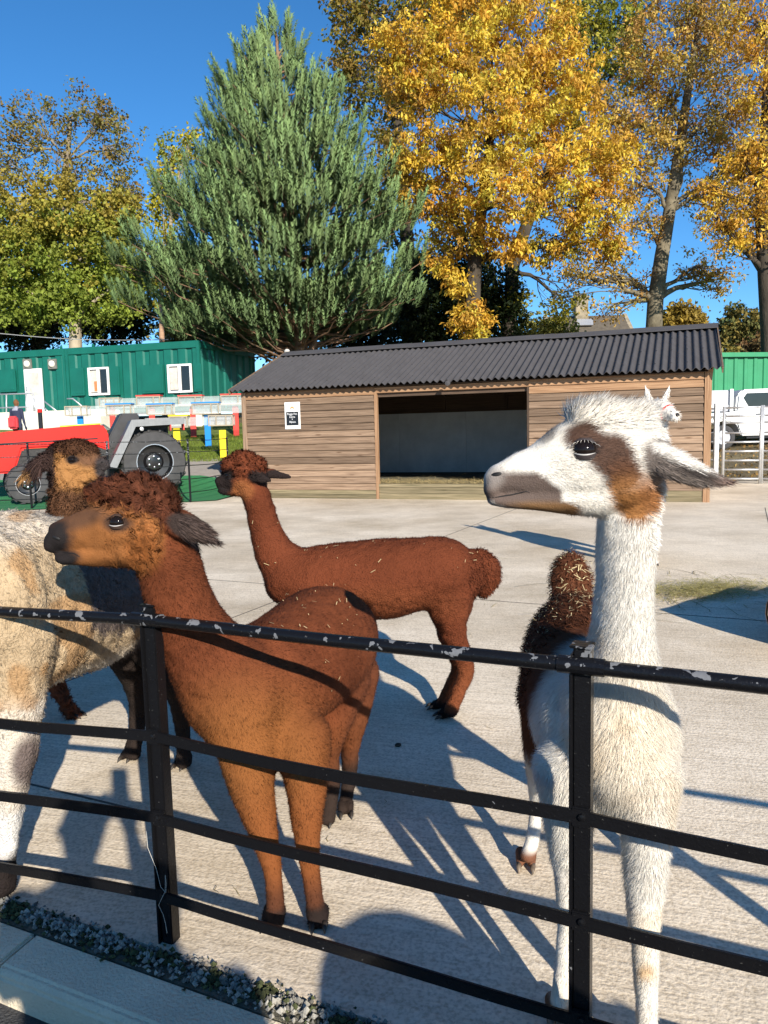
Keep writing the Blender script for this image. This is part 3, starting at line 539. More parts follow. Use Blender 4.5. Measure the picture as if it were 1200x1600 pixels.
ribbed(cp(0,0,.12), CD, -CB, CL, CH-.3, .62, -.06, .55).build('front_wall', G_, cabin); ribbed(cp(0,CDp,.12), -CB, -CD, CDp, CH-.3, .62, -.06, .55).build('end_wall', G_, cabin)
MB().box(cp(CL/2, CDp/2, CH/2), (CL-.2, CDp-.2, CH-.15), CD, CB).build('core', G_, cabin)
for z_, h_ in ((.06, .16), (CH-.11, .24)):
    MB().box(cp(CL/2, .0, z_), (CL, .09, h_), CD, CB).build('rail', G_, cabin, bevel=.01); MB().box(cp(0, CDp/2, z_), (.09, CDp-.1, h_-.01), CD, CB).build('rail', G_, cabin, bevel=.01)
for u_, w_ in ((.02, .0), (CL/2-.6, -.002), (CL/2-.45, -.004), (.02, CDp), (CL-.02, 0)): MB().box(cp(u_, w_, CH/2), (.13, .12, CH+.01), CD, CB).build('corner_post', G_, cabin, bevel=.01)
MB().box(cp(CL/2, CDp/2, CH+.015), (CL+.02, CDp+.02, .05), CD, CB).build('roof', G_, cabin)
for u_ in (4.7, 6.2): MB().box(cp(u_, .05, CH+.09), (.12, .06, .12), CD, CB).build('lifting_eye', G_, cabin, bevel=.02)
for u_ in (.4, CL/2, CL-.4):
    for w_ in (.4, CDp-.4):
        b_ = cp(u_, w_, 0); g_ = float(hf(b_.x, b_.y)); MB().box((b_.x, b_.y, (g_-.2+b_.z)/2), (.4, .4, b_.z-g_+.2)).build('footing', MATS['cream_wall'], cabin)
def cuv(px, py):
    p = onplane(px, py, C0, CB); return (p-C0).dot(CD), p.z-C0.z
def cwin(x0, y0, x1, y1, mull=True):
    u1, z1 = cuv(x0, y0); u0, z0 = cuv(x1, y1); um = (u0+u1)/2
    w = MB().box(cp(um, -.02, (z0+z1)/2), (u1-u0-.1, .03, z1-z0-.1), CD, CB).build('window', MATS['dark_glass'], cabin)
    for a, b, c, d in ((u0, u0+.08, z0, z1), (u1-.08, u1, z0, z1), (u0+.08, u1-.08, z1-.08, z1), (u0+.08, u1-.08, z0, z0+.08), (um-.06, um+.06, z0+.08, z1-.08)): MB().box(cp((a+b)/2, -.05, (c+d)/2), (b-a, .07, d-c), CD, CB).build('frame', MATS['upvc'], w, bevel=.006)
    MB().box(cp(um+(u1-um)*.5, -.042, (z0+z1)/2), ((u1-um)*.62, .012, (z1-z0)*.78), CD, CB).build('blind', MATS['curtain'], w); return u0, u1, z0, z1
w1 = cwin(138, 575, 173, 617); w2 = cwin(262, 570, 302, 613)
MB().box(cp(w1[1]-.34, -.052, w1[2]+.36), (.16, .008, .4), CD, CB).build('orange_item', MATS['orange_thing'], cabin)
for (a, b, c, d) in ((111, 576, 135, 618), (173, 573, 190, 617), (0, 578, 28, 612), (222, 571, 258, 614), (303, 569, 318, 612)):
    u1, z1 = cuv(a, b); u0, z0 = cuv(b=0, px=0, py=0) if False else cuv(c, d); s_ = MB().box(cp((u0+u1)/2, -.075, (z0+z1)/2), (u1-u0, .05, z1-z0), CD, CB).build('shutter', G_, cabin, bevel=.008)
    MB().box(cp((u0+u1)/2, -.108, (z0+z1)/2), (u1-u0-.16, .012, z1-z0-.16), CD, CB).build('panel', G_, s_)
u1, z1 = cuv(38, 577); u0, z0 = cuv(70, 645); z0 = .12
dr = MB().box(cp((u0+u1)/2, -.03, (z0+z1)/2), (u1-u0, .06, z1-z0), CD, CB).build('door', MATS['upvc'], cabin)
MB().box(cp((u0+u1)/2-.06, -.066, z1-.62), (u1-u0-.34, .012, .95), CD, CB).build('pane', MATS['curtain'], dr); MB().box(cp((u0+u1)/2-.1, -.075, z1-.85), (.3, .008, .13), CD, CB).build('notice', MATS['upvc'], dr); MB().box(cp(u1-.12, -.10, z0+1.0), (.05, .05, .14), CD, CB).build('handle', MATS['galv'], dr)
for x_ in (44, 83):
    u, z = cuv(x_, 569); l_ = MB().box(cp(u, -.05, z), (.40, .08, .40), CD, CB).build('wall_lamp', MATS['lamp_box'], cabin, bevel=.01); MB().lathe(cp(u, -.09, z), -CB, [(0, .14), (.05, .13), (.08, .08), (.09, 0)], 12).build('lens', MATS['lamp_lens'], l_, smooth=True)
# ramp, steps and handrails before the cabin
rp = thing('access_ramp', 'cream rendered access ramp wall with galvanised handrails before the cabin', 'ramp', cp(6, -1.6, -2.42+1.6))
a = onplane(-60, 664, cp(0, -1.5, 0), CB); b = onplane(157, 660, cp(0, -1.5, 0), CB); ua, ub = (a-C0).dot(CD), (b-C0).dot(CD)
MB().box(cp((ua+ub)/2, -.85, -.35), (ua-ub, 1.3, .95), CD, CB).build('ramp_wall', MATS['cream_wall'], rp, bevel=.02)
def rail_px(pts, w, r=.03, par=None):
    MB().tube([onplane(x, y, cp(0, w, 0), CB) for x, y in pts], r, 7).build('handrail', MATS['galv'], par or rp, smooth=True)
for pts in ([(-20,617), (41,615), (52,615), (53,650)], [(-20,638), (40,636), (52,636)], [(41,615), (41,655)], [(10,616), (10,655)], [(105,623), (114,623), (131,637)], [(69,627), (92,645)], [(69,637), (77,645)], [(53,622), (56,648)]): rail_px(pts, -1.35)
# green corrugated building on the right
g0 = at(1108, 690, 30); g0.z = float(hf(g0.x, g0.y)); bd = Vector((.985, .17, 0)); bb = Vector((-.17, .985, 0)); top = at(1112, 556, 30).z
barn = thing('steel_building', 'bright green corrugated steel building behind the white pickup', 'building', g0); B_ = MATS['barn_green']
ribbed(g0+Vector((0,0,-.2)), bd, -bb, 14, top-g0.z+.2, .42, .045, .35).build('front_cladding', B_, barn); MB().box(g0+bd*7+bb*3.05+Vector((0,0,(top-g0.z)/2-.1)), (13.96, 6, top-g0.z-.06), bd, bb).build('core', B_, barn); MB().box(g0+bd*7+bb*3+Vector((0,0,top-g0.z+.05)), (14.2, 6.3, .12), bd, bb).build('roof', MATS['barn_green'], barn); MB().box(g0+bd*7-bb*.12+Vector((0,0,top-g0.z+.02)), (14.2, .12, .16), bd, bb).build('gutter', B_, barn)
# stone house with chimney beyond the shelter
hd = 60; h0 = at(945, 560, hd); h0.z = 2.6; house = thing('stone_house', 'old stone house with slate roof and chimney half hidden behind the shelter', 'house', h0)
k = hd/FPX; zr = at(950, 484, hd).z; ze = at(950, 530, hd).z; x0 = at(862, 500, hd).x; x1 = at(998, 500, hd).x
MB().box(((x0+x1)/2, hd+3, (2.4+ze)/2), (x1-x0, 6, ze-2.4)).build('wall', MATS['stone'], house)
for xx in (x0, x1-.3): MB().prism([(xx, hd, ze-.02), (xx, hd+6, ze-.02), (xx, hd+3, zr+.12)], (.3, 0, 0)).build('gable', MATS['stone'], house)
rf = MB().prism([(x0+.3, hd-.3, ze-.05), (x0+.3, hd+3, zr), (x0+.3, hd+3, zr-.15), (x0+.3, hd-.3, ze-.2)], (x1-x0-.6, 0, 0)).build('roof', MATS['slate'], house); MB().prism([(x0+.3, hd+6.3, ze-.05), (x0+.3, hd+3, zr), (x0+.3, hd+3, zr-.15), (x0+.3, hd+6.3, ze-.2)], (x1-x0-.6, 0, 0)).build('roof', MATS['slate'], house)
cx0 = at(921, 490, hd).x; MB().box((cx0, hd+2.6, zr+.1), (1.0, .9, 2.4)).build('chimney', MATS['stone'], rf, bevel=.03); MB().box((cx0, hd+2.6, zr+1.35), (1.15, 1.05, .16)).build('chimney_cap', MATS['stone'], rf)
for dx in (-.25, .25): MB().tube([(cx0+dx, hd+2.6, zr+1.4), (cx0+dx, hd+2.6, zr+1.75)], [.15, .12], 10).build('chimney_pot', MATS['stone'], rf)
MB().prism([(cx0-.62, hd+1.3, zr-1.0), (cx0+.62, hd+1.3, zr-1.0), (cx0+.75, hd+1.9, zr-.45), (cx0-.5, hd+1.9, zr-.45)], (0, -.12, .05)).build('lead_flashing', MATS['galv'], rf)
for wx in (.25, .7):
    for wz in (3.2, 5.2):
        if wz+1 < ze: wn = MB().box((x0+(x1-x0)*wx, hd-.01, wz+.5), (.9, .08, 1.1)).build('window', MATS['dark_glass'], house); MB().box((x0+(x1-x0)*wx, hd-.06, wz+.5), (.06, .04, 1.1)).build('mullion', MATS['upvc'], wn)
# telegraph pole and wire
pz = at(253, 560, 39); pole = thing('telegraph_pole', 'brown wooden telegraph pole standing behind the cabin', 'pole', (pz.x, pz.y, float(hf(pz.x, pz.y))-.1)); wood('pole_wood', (.22, .13, .08), (.36, .24, .16), knots=False)
MB().tube([(pz.x, pz.y, 2.3), at(253, 545, 39), at(252, 430, 39)], [.15, .14, .11], 10).build('shaft', MATS['pole_wood'], pole, smooth=True); MB().bar(at(247, 436, 39), at(258, 436, 39), .08, .1).build('crossarm', MATS['pole_wood'], pole)
wa = at(-60, 520, 39); wb = at(252, 436, 39); wc = at(10, 522, 38.5); wd_ = at(240, 531, 38.5)
tag(MB().tube([wc.lerp(wd_, t)-Vector((0, 0, .12*math.sin(math.pi*t))) for t in np.linspace(-.4, 1.1, 13)], .02, 5).build('overhead_wire', MATS['galv'], origin=tuple(wc)), 'thin overhead wire crossing above the green cabin roof', 'wire')
# ------------------------------------------------------------------ black estate railing in front of the animals
def paint_black():
    m = bpy.data.materials.new('black_paint'); m.use_nodes = True; nt = m.node_tree; p = nt.nodes['Principled BSDF']; MATS['black_paint'] = m
    tc = N(nt, 'ShaderNodeTexCoord'); g = N(nt, 'ShaderNodeNewGeometry')
    n1 = N(nt, 'ShaderNodeTexNoise'); n1.inputs['Scale'].default_value = 38; n1.inputs['Detail'].default_value = 3; n1.inputs['Roughness'].default_value = .45; n1.inputs['Distortion'].default_value = .4; nt.links.new(tc.outputs['Object'], n1.inputs['Vector'])
    n0 = N(nt, 'ShaderNodeTexNoise'); n0.inputs['Scale'].default_value = 3.2; n0.inputs['Detail'].default_value = 1; nt.links.new(tc.outputs['Object'], n0.inputs['Vector'])
    # wear is on the handrail, where hands and chins rub: height above the base
    sx = N(nt, 'ShaderNodeSeparateXYZ'); nt.links.new(tc.outputs['Object'], sx.inputs[0])
    mr = N(nt, 'ShaderNodeMapRange'); mr.inputs[1].default_value = .94; mr.inputs[2].default_value = .99; mr.inputs[3].default_value = 0; mr.inputs[4].default_value = .17; nt.links.new(sx.outputs['Z'], mr.inputs[0])
    a = N(nt, 'ShaderNodeMath', operation='ADD'); nt.links.new(n1.outputs[0], a.inputs[0]); nt.links.new(mr.outputs[0], a.inputs[1])
    b = N(nt, 'ShaderNodeMath', operation='MULTIPLY_ADD'); b.inputs[1].default_value = .32; nt.links.new(n0.outputs[0], b.inputs[0]); nt.links.new(a.outputs[0], b.inputs[2])
    r = N(nt, 'ShaderNodeValToRGB'); e = r.color_ramp.elements; e[0].position = .932; e[1].position = .942; e[0].color = (.006, .006, .007, 1); e[1].color = (.15, .155, .165, 1); nt.links.new(b.outputs[0], r.inputs[0])
    n3 = N(nt, 'ShaderNodeTexNoise'); n3.inputs['Scale'].default_value = 150; n3.inputs['Detail'].default_value = 2; nt.links.new(tc.outputs['Object'], n3.inputs['Vector'])
    r3 = N(nt, 'ShaderNodeValToRGB'); e = r3.color_ramp.elements; e[0].position = .70; e[1].position = .78; e[0].color = (0, 0, 0, 1); e[1].color = (.07, .07, .065, 1); nt.links.new(n3.outputs[0], r3.inputs[0])
    mx = N(nt, 'ShaderNodeMix', data_type='RGBA', blend_type='ADD'); mx.inputs[0].default_value = 1; nt.links.new(r.outputs[0], mx.inputs[6]); nt.links.new(r3.outputs[0], mx.inputs[7])
    nt.links.new(mx.outputs[2], p.inputs['Base Color'])
    rr = N(nt, 'ShaderNodeMapRange'); rr.inputs[3].default_value = .2; rr.inputs[4].default_value = .42; p.inputs['Specular IOR Level'].default_value = .3; nt.links.new(n1.outputs[0], rr.inputs[0]); nt.links.new(rr.outputs[0], p.inputs['Roughness'])
    bp = N(nt, 'ShaderNodeBump'); bp.inputs['Strength'].default_value = .25; bp.inputs['Distance'].default_value = .004; nt.links.new(n3.outputs[0], bp.inputs['Height']); nt.links.new(bp.outputs[0], p.inputs['Normal'])
    return m
paint_black()
fence = thing('black_railing', 'black painted iron railing with chipped top tube and flat lower bars', 'fence', PL)
LD = Vector((-.952, .306, 0)); SP = 1.207
posts = [PL+LD*2*SP, PL+LD*SP, PL, PR, PR+FD*SP, PR+FD*2*SP]
RH = (.985, .642, .398, .160)
BK = MATS['black_paint']
for i, p in enumerate(posts):
    d = (posts[min(i+1, len(posts)-1)]-posts[max(i-1, 0)]).normalized(); n_ = Vector((-d.y, d.x, 0))
    m = MB()
    m.box(p+Vector((0,0,.48)), (.038, .040, 1.08), d, n_)                         # hollow section
    o = m.build('post', BK, fence, bevel=.003)
    MB().box(p+Vector((0,0,.47))-d*.0225-n_*.004, (.007, .052, 1.07), d, n_).build('post_flange', BK, fence, bevel=.002)
    c = MB(); t = p+Vector((0,0,1.02)); c.prism([t-d*.027-n_*.025, t+d*.023-n_*.025, t+d*.023+n_*.025, t-d*.027+n_*.025], (0, 0, .006)); c.build('post_cap', BK, fence, bevel=.002)
    for z in RH[1:]:
        MB().box(p+Vector((0,0,z))-n_*.027, (.042, .012, .046), d, n_).build('lug', BK, fence, bevel=.003)
        MB().lathe(p+Vector((0,0,z+.004))-n_*.033+d*.004, -n_, [(0, .009), (.006, .008), (.008, 0)], 8).build('bolt', BK, fence)
    MB().tube([p+Vector((0,0,RH[0]))-d*.05-n_*.028, p+Vector((0,0,RH[0]))+d*.05-n_*.028], .0195, 14).build('tube_sleeve', BK, fence, smooth=False)
for i in range(len(posts)-1):
    a, b = posts[i], posts[i+1]; d = (b-a).normalized(); n_ = Vector((-d.y, d.x, 0)); off = -n_*.028
    ang_smooth(MB().tube([a+off+Vector((0,0,RH[0])), a.lerp(b,.5)+off+Vector((0,0,RH[0]-.003)), b+off+Vector((0,0,RH[0]))], .0165, 14).build('top_rail', BK, fence))
    for k, z in enumerate(RH[1:]):
        m = MB(); pts = []; sag = (.010, .004, .006)[k]
        for j in range(7):
            t = j/6; q = a.lerp(b, t)+off; pts.append(q+Vector((0,0,z-sag*math.sin(math.pi*t)+.003*math.sin(t*7+i+k))))
        o_ = len(m.v); hw, hh = .005, .0158
        for q in pts:
            m.v += [tuple(q+n_*sx_*hw+Vector((0,0,sz_*hh))) for sx_, sz_ in ((-1,-1),(1,-1),(1,1),(-1,1))]
        for j in range(6): m.f += [(o_+j*4+s_, o_+j*4+(s_+1)%4, o_+(j+1)*4+(s_+1)%4, o_+(j+1)*4+s_) for s_ in range(4)]
        m.f += [(0,1,2,3), (24,25,26,27)]
        m.build('flat_rail', BK, fence, bevel=.002)
# a length of pale baler twine snagged on the left post
pm('twine', (.62, .58, .50), .9)
tw = [onz(0,0,0)]*0; pL = PL - FN*.045
for z, dx in ((.36, -.03), (.31, -.028), (.25, .0), (.20, .012), (.185, .03), (.215, .034), (.24, .032), (.19, .028), (.14, .0), (.115, .015), (.09, .022), (.06, .026)): tw.append(pL+FD*dx+Vector((0, 0, z)))
tag(MB().tube(tw, .0006, 5).build('twine', MATS['twine'], origin=tuple(PL)), 'frayed pale baler twine snagged low on the post of the black railing', 'twine')
# ------------------------------------------------------------------ tractor
pm('tractor_red', (.60, .014, .008), .42, .10, 3, spec=.25); pm('tyre', (.055, .055, .057), .9, .2, 5, .4, 40); pm('rim_black', (.010, .010, .011), .25, .3, 6, spec=.6); pm('chrome', (.6, .6, .62), .25, .1, 6, metal=1); pm('seat_black', (.025, .026, .03), .5, .3, 4); pm('engine', (.02, .02, .02), .6, .4, 8, .5, 20); pm('play_yellow', (.78, .62, .02), .5, .06, 4); pm('play_blue', (.01, .22, .62), .5, .06, 4); pm('play_red', (.68, .06, .045), .5, .06, 4)
def checker():
    m = pm('checker_plate', (.20, .21, .22), .55, .1, 6, metal=.85); nt = m.node_tree; tc = nt.nodes['Texture Coordinate']; v = N(nt, 'ShaderNodeTexVoronoi'); v.inputs['Scale'].default_value = 26; v.inputs['Randomness'].default_value = .1; nt.links.new(tc.outputs['Object'], v.inputs['Vector']); b = N(nt, 'ShaderNodeBump'); b.inputs['Strength'].default_value = .2; b.inputs['Distance'].default_value = .004; nt.links.new(v.outputs['Distance'], b.inputs['Height']); nt.links.new(b.outputs[0], nt.nodes['Principled BSDF'].inputs['Normal'])
checker()
RWp = at(240, 722, 18.7); FWp = at(44, 763, 17.4); TF = Vector((FWp.x-RWp.x, FWp.y-RWp.y, 0)).normalized(); TS = Vector((TF.y, -TF.x, 0)); 
if TS.y > 0: TS = -TS                                                     # towards the viewer's side
tr = thing('tractor', 'red vintage tractor with black wheels and checker-plate mudguard on green matting', 'tractor', (RWp.x, RWp.y, float(hf(RWp.x, RWp.y))))
gz = float(hf(RWp.x, RWp.y))+.02
def wheel(c, r, w, hub_r, lugs):
    t = MB().lathe(c, TS, [(-w/2, hub_r), (-w/2, r*.8), (-w*.42, r*.95), (-w*.2, r), (w*.2, r), (w*.42, r*.95), (w/2, r*.8), (w/2, hub_r), (w*.3, hub_r*.97)], 40).build('wheel', MATS['tyre'], tr); ang_smooth(t, 35)
    mb = MB()
    x = Vector((0, 0, 1)); y = TS.cross(x)
    for k in range(lugs):
        for s in (-1, 1):
            a = 2*math.pi*(k+.25*s)/lugs; d = x*math.cos(a)+y*math.sin(a); tn = y*math.cos(a)-x*math.sin(a); ax = (TS*s+tn*.55).normalized(); mb.box(c+d*(r-.005)+TS*s*w*.24, (w*.5, .045, .05), ax, d.cross(ax).normalized(), d)
    lg = mb.build('tread', MATS['tyre'], t); lg['kind'] = 'stuff'
    rm = MB().lathe(c, TS, [(w*.46, hub_r), (w*.5, hub_r*.97), (w*.32, hub_r*.90), (w*.02, hub_r*.86), (-.02*w, hub_r*.55), (w*.16, hub_r*.42), (w*.2, hub_r*.2), (w*.2, 0)], 32).build('rim', MATS['rim_black'], t); ang_smooth(rm, 30)
    for k in range(6): a = 2*math.pi*k/6; d = x*math.cos(a)+y*math.sin(a); MB().lathe(c+d*hub_r*.3+TS*w*.2, TS, [(0, .03), (.03, .028), (.04, 0)], 8).build('wheel_nut', MATS['chrome'], t)
    MB().lathe(c+TS*w*.5, TS, [(-.02, hub_r*.99), (.006, hub_r), (.006, hub_r*.95), (-.02, hub_r*.94)], 32).build('rim_edge', MATS['chrome'], t)
R1 = .76; R2 = .45; off = .62
rc = Vector((RWp.x, RWp.y, gz+R1)); fc = Vector((FWp.x, FWp.y, .03+R2))
wheel(rc, R1, .40, .44, 18); wheel(fc, R2, .24, .26, 16); wheel(rc-TS*1.5, R1, .40, .44, 18); wheel(fc-TS*1.3, R2, .24, .26, 16)
mid = -TS*.72
def tp_(f, s, z): return rc+mid+TF*f+TS*s+Vector((0, 0, z-R1-gz))
hb = [(.95, 1.16), (.95, 1.60), (1.08, 1.80), (1.7, 1.77), (3.2, 1.66), (3.7, 1.56), (3.8, 1.4), (3.77, .72), (3.05, .72), (2.85, 1.26), (1.3, 1.30)]
bn = MB().prism([tp_(f, -.36, z) for f, z in hb], TS*.72).build('bonnet', MATS['tractor_red'], tr, bevel=.04)
MB().prism([tp_(f, -.30, z) for f, z in ((.5, .55), (.5, 1.25), (3.0, 1.25), (3.0, .55))], TS*.6).build('engine_block', MATS['engine'], tr)
for f in (1.3, 1.7, 2.1): MB().lathe(tp_(f, .31, .9), TS, [(0, .1), (.08, .09), (.1, 0)], 10).build('filter', MATS['engine'], tr)
MB().bar(tp_(1.2, .365, 1.46), tp_(3.6, .365, 1.38), .01, .03).build('bonnet_stripe', MATS['rim_black'], bn)
MB().bar(tp_(1.1, .2, 1.81), tp_(2.0, .2, 1.765), .08, .03).build('gold_trim', MATS['play_yellow'], bn)
MB().tube([tp_(2.4, 0, 1.6), tp_(2.4, 0, 1.98), tp_(2.4, 0, 2.1)], [.05, .05, .05], 10).build('exhaust', MATS['rim_black'], tr); MB().tube([tp_(2.4, 0, 2.1), tp_(2.4, 0, 2.18)], .056, 10).build('exhaust_cap', MATS['tractor_red'], tr)
MB().prism([tp_(f, -.5, z) for f, z in ((-.6, .7), (-.6, 1.25), (.62, 1.25), (.9, .7))], TS*1.0).build('transmission', MATS['engine'], tr)
MB().prism([tp_(f, -.28, z) for f, z in ((1.0, 1.35), (.62, 2.05), (.20, 2.05), (.2, 1.25), (.9, 1.2))], TS*.56).build('dash_cover', MATS['seat_black'], tr, bevel=.03)
for s in (1, -1):
    ss = .72*s; fp = [(1.06, .80), (.50, 1.86), (-.72, 1.90), (-.72, 1.84), (.47, 1.80), (1.00, .78)]
    MB().prism([tp_(f, ss-.24, z) for f, z in fp], TS*.52).build('mudguard', MATS['checker_plate'], tr, bevel=.006)
    MB().prism([tp_(f, ss-.24 if s > 0 else ss+.20, z) for f, z in ((1.0, .8), (.46, 1.8), (-.60, 1.83), (-.3, 1.6), (.2, 1.3))], TS*.04).build('inner_guard', MATS['seat_black'], tr)
    MB().prism([tp_(f, ss+.281*s, z) for f, z in ((1.07, .80), (.51, 1.875), (-.72, 1.915), (-.72, 1.76), (.42, 1.715), (.90, .76))], TS*.012*s).build('mudguard_skirt', MATS['checker_plate'], tr)
    MB().box(tp_(-.74, ss+.05, 1.72), (.03, .2, .22), TF, TS).build('rear_lamp', MATS['play_red'], tr, bevel=.01)
    MB().lathe(tp_(.28, ss+.24, 1.66), TS, [(0, .05), (.03, .045), (.04, 0)], 12).build('step_lamp', MATS['galv'], tr)
MB().prism([tp_(f, -.22, z) for f, z in ((-.5, 1.3), (-.5, 1.75), (-.4, 1.8), (-.38, 1.42), (.0, 1.40), (.02, 1.3))], TS*.44).build('seat', MATS['seat_black'], tr, bevel=.03)
MB().tube([tp_(.30, 0, 1.86)+ (TS*math.cos(a)+(TF*.45+Vector((0,0,.9))).normalized()*math.sin(a)*-1)*.2 for a in np.linspace(0, 6.283, 21)], .016, 6).build('steering_wheel', MATS['rim_black'], tr)
# ------------------------------------------------------------------ wire fence round the matting
wf = thing('wire_fence', 'thin black iron fence along the edge of the green matting', 'fence', (-4.3, 17.0, 0))
fp_ = [Vector((-13.8, 14.4, 0)), onz(50, 796), Vector((-5.9, 16.55, 0)), onz(298, 785), Vector((-3.80, 18.9, 0))]
for i, p in enumerate(fp_):
    z0 = float(hf(p.x, p.y)); MB().box(p+Vector((0, 0, z0+.66)), (.04, .025, 1.50)).build('post', BK, wf)
    if i:
        a = fp_[i-1]; za = float(hf(a.x, a.y))
        for z in (.22, .52, .82, 1.12, 1.38): MB().tube([a+Vector((0, 0, za+z)), a.lerp(p, .5)+Vector((0, 0, (za+z0)/2+z-.02)), p+Vector((0, 0, z0+z))], .009, 6).build('wire', BK, wf)
# ------------------------------------------------------------------ marble-run play channels on the lawn
m = bpy.data.materials.new('acrylic'); m.use_nodes = True; p_ = m.node_tree.nodes['Principled BSDF']; p_.inputs['Base Color'].default_value = (.75, .78, .78, 1); p_.inputs['Roughness'].default_value = .12; p_.inputs['Alpha'].default_value = .34; MATS['acrylic'] = m
nz = N(m.node_tree, 'ShaderNodeTexNoise'); nz.inputs['Scale'].default_value = 5; mr_ = N(m.node_tree, 'ShaderNodeMapRange'); mr_.inputs[3].default_value = .08; mr_.inputs[4].default_value = .36; m.node_tree.links.new(nz.outputs[0], mr_.inputs[0]); m.node_tree.links.new(mr_.outputs[0], p_.inputs['Alpha'])
pm('play_frame', (.36, .31, .23), .7, .12, 5)
def play_row(lab, colour, d, posts, chan, boxes, plain, grp='water play channels on the lawn'):
    """posts: (px, py foot); chan: (x0,x1,y0,y1); boxes: (x0,x1,y0,y1) with coloured lids"""
    o0 = at(posts[0][0], posts[0][1], d); rt = thing('play_channel', lab, 'play equipment', (o0.x, o0.y, float(hf(o0.x, o0.y))), grp); k = d/FPX
    for px, ytop in posts:
        q = at(px, ytop, d); g_ = float(hf(q.x, q.y)); MB().box((q.x, q.y+.06, (q.z+g_-.1)/2), (.20, .07, q.z-g_+.1)).build('post', MATS[colour], rt, bevel=.01)
    a = at(chan[0], chan[2], d); b = at(chan[1], chan[3], d); MB().box(((a.x+b.x)/2, d, (a.z+b.z)/2), (b.x-a.x, .22, a.z-b.z-.02)).build('channel', MATS['acrylic'], rt)
    for i, (x0, x1, y0, y1) in enumerate(boxes+plain):
        a = at(x0, y0, d); b = at(x1, y1, d); c = ((a.x+b.x)/2, d-.02, (a.z+b.z)/2); sx, sz, sy = b.x-a.x, a.z-b.z, .36; bx = MB().box(c, (sx-.06, sy-.06, sz-.06)).build('box', MATS['acrylic'], rt); e = .032
        fr = MB()
        for u in (-1, 1):
            for v in (-1, 1):
                fr.box((c[0]+u*(sx-e)/2, c[1]+v*(sy-e)/2, c[2]), (e, e, sz-2*e)); fr.box((c[0], c[1]+u*(sy-e)/2, c[2]+v*(sz-e)/2), (sx, e, e)); fr.box((c[0]+u*(sx-e)/2, c[1], c[2]+v*(sz-e)/2), (e, sy-2*e, e))
        fr.box((c[0]+sx*.22, c[1]-(sy-e)/2, c[2]), (e, e, sz-2*e))
        if i >= len(boxes): fr.box((c[0]-sx*.18, c[1]-(sy-e)/2, c[2]), (e, e, sz-2*e))
        fr.build('frame', MATS['play_frame'], bx)
        if i < len(boxes): MB().box((c[0], c[1], c[2]+sz/2+.025), (sx+.03, sy+.03, .045)).build('lid', MATS[colour], bx, bevel=.008)
play_row('clear play channel on yellow posts, nearest the matting fence', 'play_yellow', 23.4, [(347, 672), (275, 669)], (228, 366, 653, 664), [(266, 296, 651, 668)], [(327, 366, 649, 665)])
play_row('clear play channel on blue posts with blue-lidded boxes', 'play_blue', 25.6, [(323, 649), (255, 655), (124, 650)], (110, 400, 635, 645), [(168, 208, 633, 648), (231, 272, 633, 648), (301, 344, 631, 647)], [(104, 140, 635, 649)])
play_row('clear play channel on red posts with red-lidded boxes, farthest up the lawn', 'play_red', 27.6, [(300, 636), (367, 634), (236, 636), (174, 636)], (150, 400, 623, 633), [(215, 253, 620, 634), (280, 318, 620, 634), (346, 384, 618, 632)], [(157, 190, 622, 635)])
# ------------------------------------------------------------------ galvanised yard gates
gt = [Vector((8.05, 19.3, 0)), at(1121, 740, 19.0), at(1128, 750, 18.6), at(1188, 757, 18.3), at(1262, 765, 18.0)]
for i in (0, 2, 3):
    a = gt[i].copy(); b = gt[i+1].copy(); a.z = b.z = 0; labs = {0: 'narrow galvanised hurdle against the shelter corner', 2: 'galvanised seven-rail gate in front of the white pickup', 3: 'galvanised gate continuing right of the gate post'}
    hg = thing('yard_gate', labs[i], 'gate', a, 'galvanised yard gates')
    for q in (a.lerp(b, .02), b.lerp(a, .02)): MB().tube([q, q+Vector((0, 0, 1.86))], .035, 8).build('upright', MATS['galv'], hg, smooth=True)
    for z in (.12, .34, .56, .78, 1.0, 1.22, 1.46, 1.62, 1.82): MB().tube([a.lerp(b, .02)+Vector((0,0,z)), b.lerp(a, .02)+Vector((0,0,z))], .024, 8).build('rail', MATS['galv'], hg, smooth=True)
gp = gt[2].copy(); gp.z = 0; tag(MB().box(gp+Vector((-.12, .1, .95)), (.1, .1, 1.96)).build('gate_post', MATS['galv'], origin=tuple(gp), bevel=.01), 'square galvanised gate post beside the shelter', 'post')
# ------------------------------------------------------------------ white council pickup
pd_ = 24.2; q = at(1073, 700, pd_); zg = float(hf(11, 24.2)); tk = thing('pickup_truck', 'white pickup truck with a load box, parked behind the galvanised gates', 'pickup', (q.x, pd_, zg)); X0 = q.x
pm('truck_white', (.78, .79, .78), .3, .04, 2, spec=.5, coat=.4); pm('council_grey', (.16, .19, .17), .6); pm('truck_grey', (.42, .44, .48), .45, .08, 3)
def tq(x, z, y=0): return Vector((X0+x, pd_+y, zg+z))
bodyp = [(.0, .55), (.0, 1.12), (1.45, 1.16), (1.50, 1.20), (5.1, 1.12), (5.3, .9), (5.3, .45), (4.75, .45), (4.6, .8), (4.2, .88), (3.8, .8), (3.65, .42), (1.72, .42), (1.55, .80), (1.15, .9), (.75, .80), (.6, .52)]
MB().prism([tq(x, z) for x, z in bodyp], (0, 1.75, 0)).build('body', MATS['truck_white'], tk, bevel=.03)
cabp = [(1.55, 1.16), (1.60, 1.70), (1.78, 1.86), (3.3, 1.88), (4.1, 1.2)]
MB().prism([tq(x, z, .08) for x, z in cabp], (0, 1.6, 0)).build('cab', MATS['truck_white'], tk, bevel=.06)
